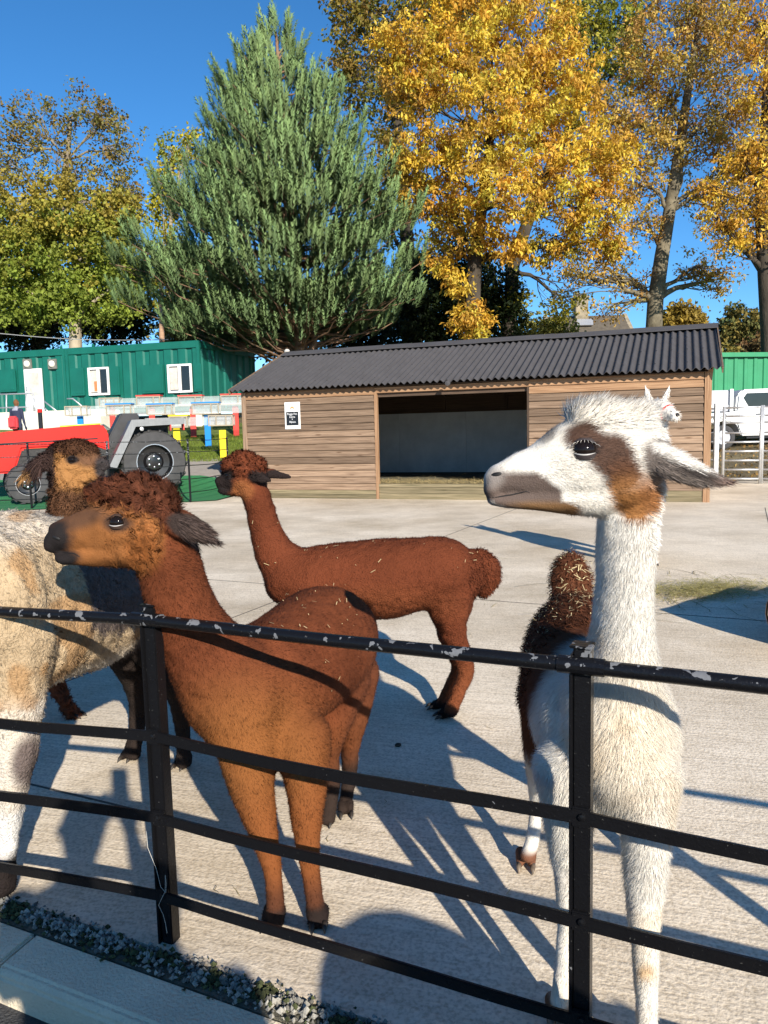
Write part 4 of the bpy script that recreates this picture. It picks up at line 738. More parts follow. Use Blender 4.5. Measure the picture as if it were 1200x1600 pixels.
for nm, pl in (('rear_window', [(1.95, 1.32), (1.78, 1.60), (1.88, 1.74), (2.62, 1.75), (2.62, 1.30)]), ('front_window', [(2.72, 1.30), (2.72, 1.75), (3.25, 1.75), (3.75, 1.30)])): MB().prism([tq(x, z, .074) for x, z in pl], (0, .012, 0)).build(nm, MATS['dark_glass'], tk)
for x_ in (1.62, 2.68, 3.72): MB().box(tq(x_, .80, -.003), (.014, .01, .66)).build('door_seam', MATS['rim_black'], tk)
for x_ in (2.0, 3.0): MB().box(tq(x_+.25, 1.08, -.015), (.22, .03, .04)).build('door_handle', MATS['rim_black'], tk, bevel=.008)
MB().box(tq(.72, 1.52, .85), (1.42, 1.55, .66)).build('load_box', MATS['truck_grey'], tk, bevel=.02); MB().box(tq(1.38, 1.52, .03), (.10, .06, .72)).build('box_post', MATS['truck_white'], tk); MB().box(tq(.7, 1.33, .06), (1.2, .02, .12)).build('box_latch', MATS['truck_white'], tk)
text_mesh('lettering', 'Council', .24, tq(.86, 1.02, -.008), Vector((1,0,0)), Vector((0,0,1)), MATS['council_grey'], tk)
for x_ in (1.15, 4.2):
    for y_ in (.12, 1.62): w_ = MB().lathe(tq(x_, .38, y_), (0, -1, 0), [(-.12, .2), (-.12, .34), (-.08, .38), (.08, .38), (.12, .34), (.12, .24), (.06, .22), (.08, .06), (.09, 0)], 28).build('wheel', MATS['tyre'], tk); ang_smooth(w_, 35); MB().lathe(tq(x_, .38, y_-.07), (0, -1, 0), [(0, .23), (.03, .22), (.02, .12), (.04, .05), (.05, 0)], 20).build('hubcap', MATS['truck_grey'], w_)
MB().box(tq(2.7, .36, .02), (1.7, .12, .06)).build('side_step', MATS['rim_black'], tk, bevel=.01)
# ------------------------------------------------------------------ logs, hay, litter on the concrete
def log(label, c, L, r, az, seed):
    g = np.random.default_rng(seed); rt = thing('tree_log', label, 'log', (c[0], c[1], 0), 'cut logs lying in the yard'); ax = Vector((math.sin(az), math.cos(az), 0)); x = Vector((ax.y, -ax.x, 0)); n = 28; m = 12; V = []; prof = 1+.05*np.sin(np.arange(n)*2*math.pi/n*3+seed)+g.normal(0, .018, n)
    for j in range(m):
        for i in range(n): a = 2*math.pi*i/n; rr = r*prof[i]*(1+.02*math.sin(j*1.3+i)); V.append(Vector((c[0], c[1], r*.98))+ax*(L*j/(m-1))+x*math.cos(a)*rr+Vector((0, 0, math.sin(a)*rr)))
    MB().add(V, [(j*n+i, j*n+(i+1) % n, (j+1)*n+(i+1) % n, (j+1)*n+i) for j in range(m-1) for i in range(n)]).build('bark', MATS['log_bark'], rt, smooth=True)
    for j, s in ((0, -1), (m-1, 1)):
        e = MB(); ce = Vector((c[0], c[1], r*.98))+ax*(L*j/(m-1)+s*.004); e.add([ce]+[ce+(V[j*n+i]-ce)*.94+ax*s*.002 for i in range(n)], [(0, 1+i, 1+(i+1) % n) for i in range(n)]); e.build('cut_end', MATS['log_end'], rt)
pm('log_bark', (.12, .075, .045), .95, .5, 5, 1.0, 22); wood('log_end', (.30, .20, .11), (.58, .45, .28), 2.0, knots=False)
log('pale cut end of a thick log lying on the concrete yard', (2.71, 4.82), 1.2, .28, .9, 3); log('second log lying behind the nearer log', (3.30, 5.02), 1.2, .30, .9, 5)
def litter(name, label, cat, P, L, wd, cols, seed, zj=.01):
    g = np.random.default_rng(seed); n = len(P); a = g.uniform(0, 6.28, n); l = (L*g.uniform(.3, 1.2, n))[:, None]; d = np.c_[np.cos(a), np.sin(a), g.normal(0, .06, n)]*l*.5; s = np.c_[-np.sin(a), np.cos(a), a*0]*wd; b = np.c_[-np.sin(a), np.cos(a), a*0]*l*g.normal(0, .15, (n, 1)); C = np.c_[P, .008+g.random(n)*zj]
    V = np.stack([C-d-s, C-d+s, C+b-s, C+b+s, C+d-s*.5, C+d+s*.5], 1).reshape(-1, 3); i = np.arange(n)[:, None]*6; F = np.concatenate([i+[0,1,3,2], i+[2,3,5,4]]); c = np.array(cols)[g.integers(0, len(cols), n)]*g.uniform(.6, 1.3, (n, 1))
    return tag(np_mesh(name, V, F, MATS['straw'], col=np.repeat(c, 6, 0)), label, cat, kind='stuff')
hc = np.array(onz(1105, 925))[:2]; g = np.random.default_rng(9); n = 2600; t_ = g.normal(0, 1, (n, 2)); P = hc+t_@np.array([[.30, .12], [-.10, .16]])
litter('hay_heap', 'small heap of olive green hay dropped on the concrete beside the logs', 'hay', P, .12, .0022, [(.46, .40, .14), (.56, .48, .2), (.36, .31, .10)], 9, .05)
P = hc+g.normal(0, 1, (150, 2))*[.7, .55]; litter('hay_stems', 'scattered long hay stems round the heap by the logs', 'hay', P, .45, .0035, [(.22, .18, .08), (.34, .29, .14)], 10)
P = np.c_[g.uniform(-4, 6, 800), g.uniform(2.2, 14, 800)]; P = P[vnoise(np.c_[P, P[:, :1]*0], .7) > .42]; litter('straw_litter', 'stray bits of straw lying about the concrete yard', 'straw', P, .07, .0016, [(.45, .36, .18), (.25, .2, .1)], 12)
n = 2500; P = np.c_[g.uniform(8.5, 20, n), g.uniform(19.5, 27, n)]; a = g.uniform(0, 6.28, n); C = np.c_[P, hf(P[:, 0], P[:, 1])+.02]
V, F, col = leaves(C, .10, .7, 0, np.array([(.34, .2, .07), (.42, .28, .1), (.2, .13, .05)])[g.integers(0, 3, n)], g, 1); tag(np_mesh('fallen_leaves', V, F, MATS['leaf'], col=col), 'fallen brown leaves on the ground behind the galvanised gates', 'leaves', kind='stuff')
# a few dark droppings
pm('dropping', (.03, .025, .018), .8)
for x, y in ((622, 1164),): q = onz(x, y, .012); tag(MB().lathe(q, (1, .3, 0), [(-.016, 0.001), (-.012, .008), (0, .011), (.012, .008), (.016, .001)], 8).build('dropping', MATS['dropping'], origin=tuple(q), smooth=True), 'dark dropping on the concrete yard', 'dropping')
# ------------------------------------------------------------------ animals: one continuous body, fur as child
class Beast:
    def __init__(s): s.mb = MB()
    def W(s, st, side=(0, 1, 0), seg=18, sub=5, cap=.8):
        """tube through stations (point, in-plane radius, side radius)"""
        P = np.array([list(a[0])+[a[1], a[2]] for a in st], float); n = len(P); Q = []
        for i in range(n-1):
            p0, p1, p2, p3 = P[max(i-1, 0)], P[i], P[i+1], P[min(i+2, n-1)]
            for k in range(sub):
                t = k/sub; Q.append(.5*((2*p1)+(-p0+p2)*t+(2*p0-5*p1+4*p2-p3)*t*t+(-p0+3*p1-3*p2+p3)*t**3))
        Q.append(P[-1]); Q = np.array(Q); Q[:, 3:] = np.maximum(Q[:, 3:], .003)
        T = np.gradient(Q[:, :3], axis=0); T /= np.linalg.norm(T, axis=1)[:, None]
        pre = []; post = []
        for k in (80, 60, 40, 20):
            a = R(k); r = min(Q[0, 3], Q[0, 4])*cap; e = Q[0].copy(); e[:3] -= T[0]*r*math.sin(a); e[3:] *= math.cos(a); pre.append((e, T[0]))
            r = min(Q[-1, 3], Q[-1, 4])*cap; e = Q[-1].copy(); e[:3] += T[-1]*r*math.sin(a); e[3:] *= math.cos(a); post.insert(0, (e, T[-1]))
        allq = pre+[(q, t) for q, t in zip(Q, T)]+post; o = len(s.mb.v); sd = np.array(side, float)
        for q, t in allq:
            x = sd-t*sd.dot(t); x /= np.linalg.norm(x); y = np.cross(t, x)
            for k in range(seg):
                a = 2*math.pi*k/seg; s.mb.v.append(tuple(q[:3]+x*math.cos(a)*q[4]+y*math.sin(a)*q[3]))
        m = len(allq)
        for i in range(m-1):
            for k in range(seg):
                k2 = (k+1) % seg; s.mb.f.append((o+i*seg+k, o+i*seg+k2, o+(i+1)*seg+k2, o+(i+1)*seg+k))
        s.mb.f.append(tuple(o+k for k in range(seg))[::-1]); s.mb.f.append(tuple(o+(m-1)*seg+k for k in range(seg))); return s
    def T(s, st, side=(0, 1, 0), **kw):
        return s.W([(at(a[0], a[1], a[2]), a[3]*a[2]/FPX, (a[4] if len(a) > 4 else a[3])*a[2]/FPX) for a in st], side, **kw)
    def E(s, px, py, d, rx, ry, rz, rot=0):
        k = d/FPX; c = at(px, py, d); a = R(rot); ax = Vector((math.cos(a), 0, math.sin(a)))
        return s.W([(c-ax*rx*k*.55, ry*k*.83, rz*k*.83), (c, ry*k, rz*k), (c+ax*rx*k*.55, ry*k*.83, rz*k*.83)], cap=.55*rx/min(ry, rz)*.98)
    def relax(s, it, mask):
        m = s.me; e = np.empty(len(m.edges)*2, dtype=np.int32); m.edges.foreach_get('vertices', e); e = e.reshape(-1, 2); n = len(s.V); a = np.r_[e[:, 0], e[:, 1]]; b = np.r_[e[:, 1], e[:, 0]]; dg = np.maximum(np.bincount(a, minlength=n), 1)[:, None]; k = mask(s.V)[:, None]*.6
        for _ in range(it):
            av = np.stack([np.bincount(a, weights=s.V[b, j], minlength=n) for j in range(3)], 1)/dg; s.V = s.V+(av-s.V)*k
        m.vertices.foreach_set('co', s.V.ravel()); m.update(); s.grab()
    def finish(s, voxel=.007, smooth=4, disp=None, relax=None):
        me = bpy.data.meshes.new('b'); me.from_pydata(s.mb.v, [], s.mb.f)
        bm = bmesh.new(); bm.from_mesh(me); bmesh.ops.recalc_face_normals(bm, faces=bm.faces); bm.to_mesh(me); bm.free()
        o = bpy.data.objects.new('b', me); COL.objects.link(o)
        r = o.modifiers.new('r', 'REMESH'); r.mode = 'VOXEL'; r.voxel_size = voxel
        q = o.modifiers.new('s', 'SMOOTH'); q.factor = .5; q.iterations = smooth
        dg = bpy.context.evaluated_depsgraph_get(); m2 = bpy.data.meshes.new_from_object(o.evaluated_get(dg)); bpy.data.objects.remove(o)
        s.me = m2; s.grab()
        if relax: s.relax(*relax)
        if disp is not None:
            s.V = s.V + s.N*disp(s.V)[:, None]; m2.vertices.foreach_set('co', s.V.ravel()); m2.update(); s.grab()
        s.bvh = BVHTree.FromPolygons([Vector(v) for v in s.V], s.F.tolist()); return s
    def grab(s):
        m = s.me; n = len(m.vertices); s.V = np.empty(n*3); m.vertices.foreach_get('co', s.V); s.V = s.V.reshape(-1, 3)
        s.N = np.empty(n*3); m.vertices.foreach_get('normal', s.N); s.N = s.N.reshape(-1, 3)
        m.calc_loop_triangles(); k = len(m.loop_triangles); s.F = np.empty(k*3, dtype=np.int32); m.loop_triangles.foreach_get('vertices', s.F); s.F = s.F.reshape(-1, 3)
    def body(s, root, name, col, mat):
        s.C = np.clip(col(s), 0, 1); me = s.me; off = rootloc(root); me.vertices.foreach_set('co', (s.V-off).ravel())
        ca = me.color_attributes.new('Col', 'FLOAT_COLOR', 'POINT'); c4 = np.ones((len(s.V), 4)); c4[:, :3] = s.C; ca.data.foreach_set('color', c4.ravel())
        me.polygons.foreach_set('use_smooth', [True]*len(me.polygons)); me.update(); me.name = name
        s.root = root; return link(name, me, mat, root)
    def hit(s, px, py, far=False):
        d = (at(px, py, 2)-at(px, py, 1)).normalized(); o = Vector((0, 0, CAM_H)) if not far else at(px, py, 30)
        p, n, _, _ = s.bvh.ray_cast(o, -d if far else d); return p, n
    def fur(s, name, n, length, width, comb, lift=.4, jit=.25, seg=1, curl=(0, 0), dens=None, mat=None, seed=1, shade=(.8, 1.15), clump=0, nj=.22):
        g = np.random.default_rng(seed); V, F, Nn, C = s.V, s.F, s.N, s.C
        L0 = length(s) if callable(length) else np.full(len(V), length)
        A = np.linalg.norm(np.cross(V[F[:, 1]]-V[F[:, 0]], V[F[:, 2]]-V[F[:, 0]]), axis=1)
        w = A*(dens(s)[F].mean(1) if dens is not None else 1); w = w/w.sum()
        t = g.choice(len(F), n, p=w); b = g.random((n, 2)); fl = b.sum(1) > 1; b[fl] = 1-b[fl]; b = np.c_[1-b.sum(1), b]
        q = lambda X: np.einsum('nk,nkd->nd', b, X[F[t]])
        P = q(V); M = q(Nn); M /= np.linalg.norm(M, axis=1)[:, None]; K = q(C); L = (L0[F[t]]*b).sum(1)*g.uniform(.65, 1.3, n)
        cb = comb(P, M) if callable(comb) else np.tile(np.array(comb, float), (n, 1))
        tg = cb-M*(cb*M).sum(1)[:, None]; tg /= np.linalg.norm(tg, axis=1)[:, None]+1e-6
        D = M*lift+tg*(1-lift)+g.normal(0, jit, (n, 3)); D /= np.linalg.norm(D, axis=1)[:, None]
        sd = np.cross(D, M+g.normal(0, .3, (n, 3))); sd /= np.linalg.norm(sd, axis=1)[:, None]+1e-6; up = np.cross(sd, D)
        ph = g.uniform(0, 6.28, n); rc, fq = curl; rows = []; fr = fq*g.uniform(.7, 1.3, n) if fq else None; sh_ = g.uniform(shade[0], shade[1], n)
        if clump:
            # strands gather into locks: those of one cell share direction, phase and tone
            cell = np.floor((P+.35*clump*(g.random((n, 3))-.5))/clump).astype(int); _, ci = np.unique(cell, axis=0, return_inverse=True); ci = ci.ravel(); nc = ci.max()+1
            cc_ = np.stack([np.bincount(ci, weights=P[:, j], minlength=nc) for j in range(3)], 1)/np.bincount(ci, minlength=nc)[:, None]
            jd = g.normal(0, jit*1.6, (nc, 3)); D = M*lift+tg*(1-lift)+jd[ci]+g.normal(0, jit*.25, (n, 3)); D = D/np.linalg.norm(D, axis=1)[:, None]; tip = (cc_[ci]-P)*.75
            D = D*L[:, None]+tip; L = np.linalg.norm(D, axis=1); D = D/L[:, None]; ph = g.uniform(0, 6.28, nc)[ci]+g.normal(0, .25, n); fr = (fq*g.uniform(.6, 1.4, nc))[ci] if fq else None
            sh_ = g.uniform(shade[0], shade[1], nc)[ci]*g.uniform(.85, 1.15, n); sd = np.cross(D, M+g.normal(0, .15, (n, 3))); sd /= np.linalg.norm(sd, axis=1)[:, None]+1e-6; up = np.cross(sd, D)
        for k in range(seg+1):
            tt = k/seg; c = P-M*.002+D*(L*tt)[:, None]+tg*(L*tt*tt*.25)[:, None]
            if rc:
                rr = rc*min(1, tt*2.5); c = c+sd*(rr*(np.cos(ph+fr*tt*6.28)-np.cos(ph)))[:, None]+up*(rr*(np.sin(ph+fr*tt*6.28)-np.sin(ph)))[:, None]
            ww = width*(1-.75*tt*tt) if k < seg else 0
            if k < seg: rows += [c-sd*ww/2, c+sd*ww/2]
            else: rows.append(c)
        m = len(rows); X = np.stack(rows, 1).reshape(-1, 3); fs = []
        for k in range(seg-1): a = 2*k; fs += [(a, a+1, a+3), (a, a+3, a+2)]
        fs.append((m-3, m-2, m-1)); FF = (np.array(fs)[None]+np.arange(n)[:, None, None]*m).reshape(-1, 3)
        cc = K*sh_[:, None]
        nr = M+g.normal(0, nj, (n, 3)); nr /= np.linalg.norm(nr, axis=1)[:, None]
        o = np_mesh(name, X, FF, mat or MATS['fur'], s.root, col=np.repeat(cc, m, 0), nrm=np.repeat(nr, m, 0))
        o['kind'] = 'stuff'; return o
    def eye(s, px, py, r, lid='lid', rim=False):
        for far in (False, True):
            p, n = s.hit(px, py, far)
            if p is None: continue
            c = p-n*r*.52; o = MB(); o.lathe(c, n, [(r*math.cos(a), r*math.sin(a)) for a in np.linspace(0.001, math.pi, 13)], 20)
            e = o.build('eye', MATS['eye'], s.root, smooth=True)
            # lids: caps of a slightly larger ball, leaving an almond opening
            x = Vector((0, 0, 1)).cross(n).normalized(); y = n.cross(x); nu, nv = 28, 14
            for nm, lo, hi in (('upper_eyelid', .60, 1.1), ('lower_eyelid', -.92, -.64)):
                mb = MB(); vs = []; fs = []
                for j in range(nv+1):
                    for i in range(nu+1):
                        u_ = -1.25+2.5*i/nu; bow = 1-.55*u_*u_; l_, h_ = (lo*max(bow, .1), hi) if lo > 0 else (lo, hi*max(bow, .1)); v_ = l_+(h_-l_)*j/nv; k_ = u_*u_+v_*v_; w_ = math.sqrt(max(1.21-k_, 0)) if k_ < 1.21 else -(k_-1.21)*.6
                        vs.append(c+(x*u_+y*v_+n*w_)*r*1.0)
                fs = [(j*(nu+1)+i, j*(nu+1)+i+1, (j+1)*(nu+1)+i+1, (j+1)*(nu+1)+i) for j in range(nv) for i in range(nu)]; mb.add(vs, fs).build(nm, MATS[lid], e, smooth=True)
            if rim:
                MB().tube([c+(x*u_+y*(-.60*(1-.55*u_*u_))+n*math.sqrt(max(1.16-u_*u_-.36*(1-.55*u_*u_)**2, .02)))*r for u_ in np.linspace(-.85, .85, 15)], [r*.06*math.sin(math.pi*(i+.5)/15)+r*.01 for i in range(15)], 6).build('eye_rim', MATS['eye_rim'], e, smooth=True)
            lash = MB()
            for k in range(9):
                u_ = -.9+1.8*k/8; v_ = .60*(1-.55*u_*u_)-.02; b0 = c+(x*u_+y*v_+n*math.sqrt(max(1.25-u_*u_-v_*v_, .1)))*r; lash.tube([b0, b0+n*r*.3-y*r*.12+x*u_*r*.2, b0+n*r*.5-y*r*.34+x*u_*r*.35], [r*.03, r*.025, r*.005], 4)
            ls_ = lash.build('eyelashes', MATS['lash_'+lid] if 'lash_'+lid in MATS else MATS[lid], e); ls_['kind'] = 'stuff'
    def line(s, name, pts, r, mat, sink=.3, both=True):
        for far in ((False, True) if both else (False,)):
            q = []
            for a, b in zip(pts[:-1], pts[1:]):
                for k in range(4):
                    p, n = s.hit(a[0]+(b[0]-a[0])*k/4, a[1]+(b[1]-a[1])*k/4, far)
                    if p is not None: q.append(p-n*r*sink)
            if len(q) > 2: MB().tube(q, [r*(.4+.6*math.sin(math.pi*(i+.5)/len(q))) for i in range(len(q))], 6).build(name, mat, s.root, smooth=True)
    def spot(s, name, px, py, rx, ry, mat, rot=0, out=.25):
        for far in (False, True):
            p, n = s.hit(px, py, far)
            if p is None: continue
            x = Vector((0, 0, 1)).cross(n).normalized()*(-1 if not far else 1); y = Vector((0, 0, 1))-n*n.z; y.normalize(); a = R(rot)
            x, y = x*math.cos(a)+y*math.sin(a), y*math.cos(a)-x*math.sin(a); mb = MB(); vs = [p+n*ry*out]; 
            for rr, h in ((.6, out*.8), (1, -.25)):
                for k in range(14): t = 2*math.pi*k/14; vs.append(p+x*math.cos(t)*rx*rr+y*math.sin(t)*ry*rr+n*ry*h)
            fs = [(0, 1+k, 1+(k+1) % 14) for k in range(14)]+[(1+k, 15+k, 15+(k+1) % 14, 1+(k+1) % 14) for k in range(14)]
            mb.add(vs, fs).build(name, mat, s.root, smooth=True)
    def foot(s, p, fwd, size=.05, mat='hoof', spread=.5):
        """two toes, each with its nail, resting on the ground"""
        p = Vector((p[0], p[1], .006)); f = Vector((fwd[0], fwd[1], 0)).normalized(); x = Vector((f.y, -f.x, 0))
        for k in (-1, 1):
            b = p+x*k*size*.33; t = b+f*size*1.05+x*k*size*.18*spread
            s.W([(b+Vector((0,0,size*.55))-f*size*.2, size*.42, size*.34), (b+f*size*.35+Vector((0,0,size*.42)), size*.38, size*.30), (t+Vector((0,0,size*.22))-f*size*.2, size*.2, size*.2)], x, sub=3)
            s.nails = getattr(s, 'nails', []); s.nails.append((t-f*size*.05, f, x, size))
    def put_nails(s, mat='hoof'):
        for t, f, x, z in s.nails:
            MB().tube([t-f*z*.25+Vector((0,0,z*.34)), t+f*z*.12+Vector((0,0,z*.22)), t+f*z*.42+Vector((0,0,z*.03))], [z*.17, z*.15, z*.02], 8).build('toenail', MATS[mat], s.root, smooth=True)
am('fur', .75, transl=.12, sheen=.0, spec=.15); am('coat', .85, spec=.1, bump=.35, bscale=320); am('coat_wool', .9, spec=.1, bump=1.0, bscale=120)
pm('eye', (.010, .007, .006), .06, .3, 30, spec=.22); pm('lid', (.02, .017, .018), .5); pm('lid_pale', (.05, .04, .04), .5); pm('lash_lid_pale', (.5, .46, .4), .7)
pm('eye_rim', (.42, .40, .38), .35); pm('lid_brown', (.050, .030, .022), .6); pm('lash_lid_brown', (.01, .008, .008), .6); pm('nostril', (.008, .007, .007), .6); pm('hoof', (.035, .028, .022), .45, .4, 30); pm('hoof_pale', (.16, .12, .085), .5, .5, 40); pm('mouth_line', (.008, .006, .006), .7)
def blob(px, py, cx_, cy_, rx, ry, rot=0, soft=.25, V=None, nz=0):
    a = R(rot); dx = px-cx_; dy = py-cy_; u = dx*math.cos(a)+dy*math.sin(a); v = -dx*math.sin(a)+dy*math.cos(a); r = np.sqrt((u/rx)**2+(v/ry)**2)
    if V is not None: r = r+nz*(vnoise(V, 45)-.5)+nz*.7*(vnoise(V, 130)-.5)
    return 1-sst(1-soft, 1+soft, r)
def mixc(c, col, m): return c*(1-m[:, None])+np.array(col)*m[:, None]
def hp(V): return pix(V)
# ---------- chestnut alpaca at the railing
def alpaca_front():
    b = Beast(); h = 2.14; sd = (.92, -.38, 0)
    b.T([(372,1092,2.26,88,72), (395,1086,2.36,106,94), (450,1046,2.55,94,97), (508,1002,2.82,90,87), (538,990,2.97,62,58)], sd, seg=24)
    b.T([(252,842,h,46,40), (264,880,2.16,50,42), (276,925,2.19,52,44), (297,975,2.23,57,50), (330,1030,2.28,73,64), (372,1082,2.32,92,82)], seg=22)
    # head: upper face, lower jaw, lips, cheeks, brow
    b.T([(85,846,h,17,20), (100,838,h,25,25), (122,833,h,31,27), (150,828,h,40,33), (182,824,h,52,43), (215,822,h,56,46), (245,822,h,46,41)], seg=22)
    b.T([(93,871,h,7,14), (106,872,h,11,19), (140,866,h,19,24), (180,860,h,27,32), (218,858,h,32,36)], seg=18)
    b.E(83,851,h,12,13,21,0); b.E(92,827,h,14,12,19,-15); b.E(205,856,h,32,33,43,0); b.E(170,803,h,26,16,42,15)
    # topknot
    for x, y, rx, ry, rz, ro in ((160,778,22,20,32,0), (185,768,28,20,40,0), (215,766,32,24,42,0), (243,776,28,24,40,-20), (258,795,20,22,36,-30), (205,754,16,10,24,0), (222,790,30,26,44,0)): b.E(x, y, h, rx, ry, rz, ro)
    # ears
    b.T([(258,812,h-.055,18,9), (285,824,h-.075,19,7), (312,836,h-.07,13,5), (336,846,h-.06,5,4)], sub=4); b.T([(256,806,h+.06,16,9), (285,812,h+.085,17,7), (310,822,h+.09,11,5), (330,832,h+.085,4,4)], sub=4)
    # legs
    b.T([(385,1160,2.23,52,50), (392,1220,2.22,40,42), (409,1290,2.21,27,28), (423,1345,2.205,19,20), (429,1390,2.20,15,15), (430,1425,2.20,16,16), (430,1440,2.20,15,18)]); b.foot(onz(429,1440), (-.2,-1), .052, spread=.2)
    b.T([(470,1150,2.30,52,50), (478,1215,2.26,38,42), (479,1290,2.23,26,28), (483,1345,2.22,19,20), (490,1395,2.215,15,15), (494,1428,2.21,16,16), (496,1440,2.21,15,18)]); b.foot(onz(497,1440), (.1,-1), .052, spread=.2)
    b.T([(528,1060,2.80,54,60), (518,1125,2.76,34,48), (512,1175,2.80,21,28), (519,1215,2.85,15,17), (516,1255,2.83,12,12), (512,1280,2.80,13,14)]); b.foot(onz(511,1283), (-.1,-1), .05)
    b.T([(556,1050,2.92,40,55), (552,1110,2.90,28,44), (547,1165,2.93,17,24), (546,1210,2.97,13,14), (541,1245,2.93,11,11), (540,1268,2.90,12,12)]); b.foot(onz(540,1270), (.1,-1), .05)
    b.T([(548,975,3.02,26,24), (560,1010,3.06,22,22), (566,1050,3.06,12,14)])
    b.finish(.0070, 3, lambda V: (vnoise(V, 60)-.5)*.003+(vnoise(V, 22)-.5)*.004, (34, lambda V: sst(1.06, .96, V[:, 2])*sst(.10, .2, V[:, 2])))
    def col(s):
        V = s.V; px, py = hp(V); n = vnoise(V, 9)[:, None]; c = np.tile([.125, .036, .0145], (len(V), 1))*(.8+.4*n)*(.85+.3*vnoise(V, 55)[:, None])
        sh = blob(px, py, 385, 1210, 130, 130, 0, .6)*(V[:, 1] < 2.55); c = mixc(c, [.235, .090, .026], sh*.85)
        low = sst(.55, .3, V[:, 2]); c = mixc(c, [.21, .070, .021], low*.8); c = mixc(c, [.075, .028, .015], sst(.20, .09, V[:, 2])*.9); c = mixc(c, [.016, .012, .011], sst(.085, .05, V[:, 2])*.95)
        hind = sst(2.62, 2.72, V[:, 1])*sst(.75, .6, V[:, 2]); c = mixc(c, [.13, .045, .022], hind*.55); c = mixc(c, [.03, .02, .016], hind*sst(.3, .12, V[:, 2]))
        head = (V[:, 1] < 2.4)*(V[:, 2] > 1.06)
        face = head*np.maximum(blob(px, py, 160, 838, 78, 54, 0, .15, V, .1), blob(px, py, 222, 838, 34, 58, 10, .2, V, .25)); c = mixc(c, [.235, .092, .029], face); c = c*(1+(face*(vnoise(V, 38)-.5)*.5)[:, None])
        c = mixc(c, [.22, .078, .022], head*blob(px, py, 225, 860, 26, 32, 0, .5)); c = mixc(c, [.085, .045, .028], head*blob(px, py, 128, 810, 46, 15, -18, .6)*.85)
        c = mixc(c, [.018, .015, .015], head*np.maximum(blob(px, py, 86, 843, 26, 32, 10, .4, V, .25), blob(px, py, 98, 872, 27, 14, 0, .4, V, .25)))
        c = mixc(c, [.035, .025, .022], head*blob(px, py, 183, 817, 23, 14, 0, .4)*.9)
        top = head*np.maximum(blob(px, py, 212, 766, 74, 33, 8, .12, V, .2), blob(px, py, 262, 792, 26, 28, 0, .2)); c = mixc(c, [.085, .028, .014], top)
        ear = head*np.maximum(blob(px, py, 305, 828, 48, 22, 22, .1), 0); c = mixc(c, [.04, .028, .024], ear)
        return c
    root = thing('alpaca', 'chestnut brown alpaca with curly topknot and black muzzle, leaning its head over the railing', 'alpaca', (-.30, 2.5, 0), 'alpacas and llamas in the yard')
    b.body(root, 'body', col, MATS['coat'])
    def comb(P, M): px, py = hp(P); hd = ((P[:, 1] < 2.4) & (P[:, 2] > 1.1))[:, None]; return np.where(hd, [1, 0, -.25], [.25, .45, -.8])
    def fl(s):
        V = s.V; px, py = hp(V); L = np.full(len(V), .0100); hd = (V[:, 1] < 2.4)*(V[:, 2] > 1.06); L = np.where(hd*(px < 160), .005, L); L = np.where(hd*(px < 112), .0015, L); return L
    b.fur('fur', 200000, fl, .0019, comb, .3, .32, 1, shade=(.55, 1.5), nj=.34, seed=11, dens=lambda s: np.where((s.V[:, 1] < 2.45), 1.3, .7)*np.where(s.V[:, 2] < .3, .5, 1))
    hm = lambda s: (s.V[:, 1] < 2.4)*(s.V[:, 2] > 1.06)
    def topd(s): px, py = hp(s.V); return hm(s)*np.maximum(blob(px, py, 210, 770, 74, 36, 8, .15), .0)+1e-9
    b.fur('topknot', 17000, .021, .0018, lambda P, M: np.tile([-.4, 0, .5], (len(P), 1)), .5, .4, 4, (.0050, 1.0), topd, seed=12, shade=(.65, 1.8), clump=.011)
    def chd(s): px, py = hp(s.V); return hm(s)*np.maximum(blob(px, py, 228, 835, 26, 58, 8, .3), 0)+1e-9
    b.fur('cheek_curls', 5000, .016, .0020, lambda P, M: np.tile([.2, 0, -1], (len(P), 1)), .28, .3, 5, (.005, .8), chd, seed=13, shade=(.6, 1.5), clump=.014)
    def eard(s): px, py = hp(s.V); return hm(s)*blob(px, py, 312, 832, 42, 20, 22, .1)+1e-9
    b.fur('ear_hair', 3500, .026, .0016, lambda P, M: np.tile([1, 0, -.55], (len(P), 1)), .2, .15, 2, (0, 0), eard, seed=14, shade=(.6, 3.2))
    b.eye(182, 815, .0235, 'lid_brown', True); b.spot('nostril', 87, 841, .013, .006, MATS['nostril'], 20); b.line('mouth', [(78,866), (95,862), (116,865), (128,872)], .0022, MATS['mouth_line']); b.put_nails()
    straw_on(b, 0, lambda s: sst(.6, .9, s.V[:, 2])*(s.V[:, 1] > 2.4)*(s.V[:, 2] < 1.05)+1e-9, 80, .008, 15)
    return b
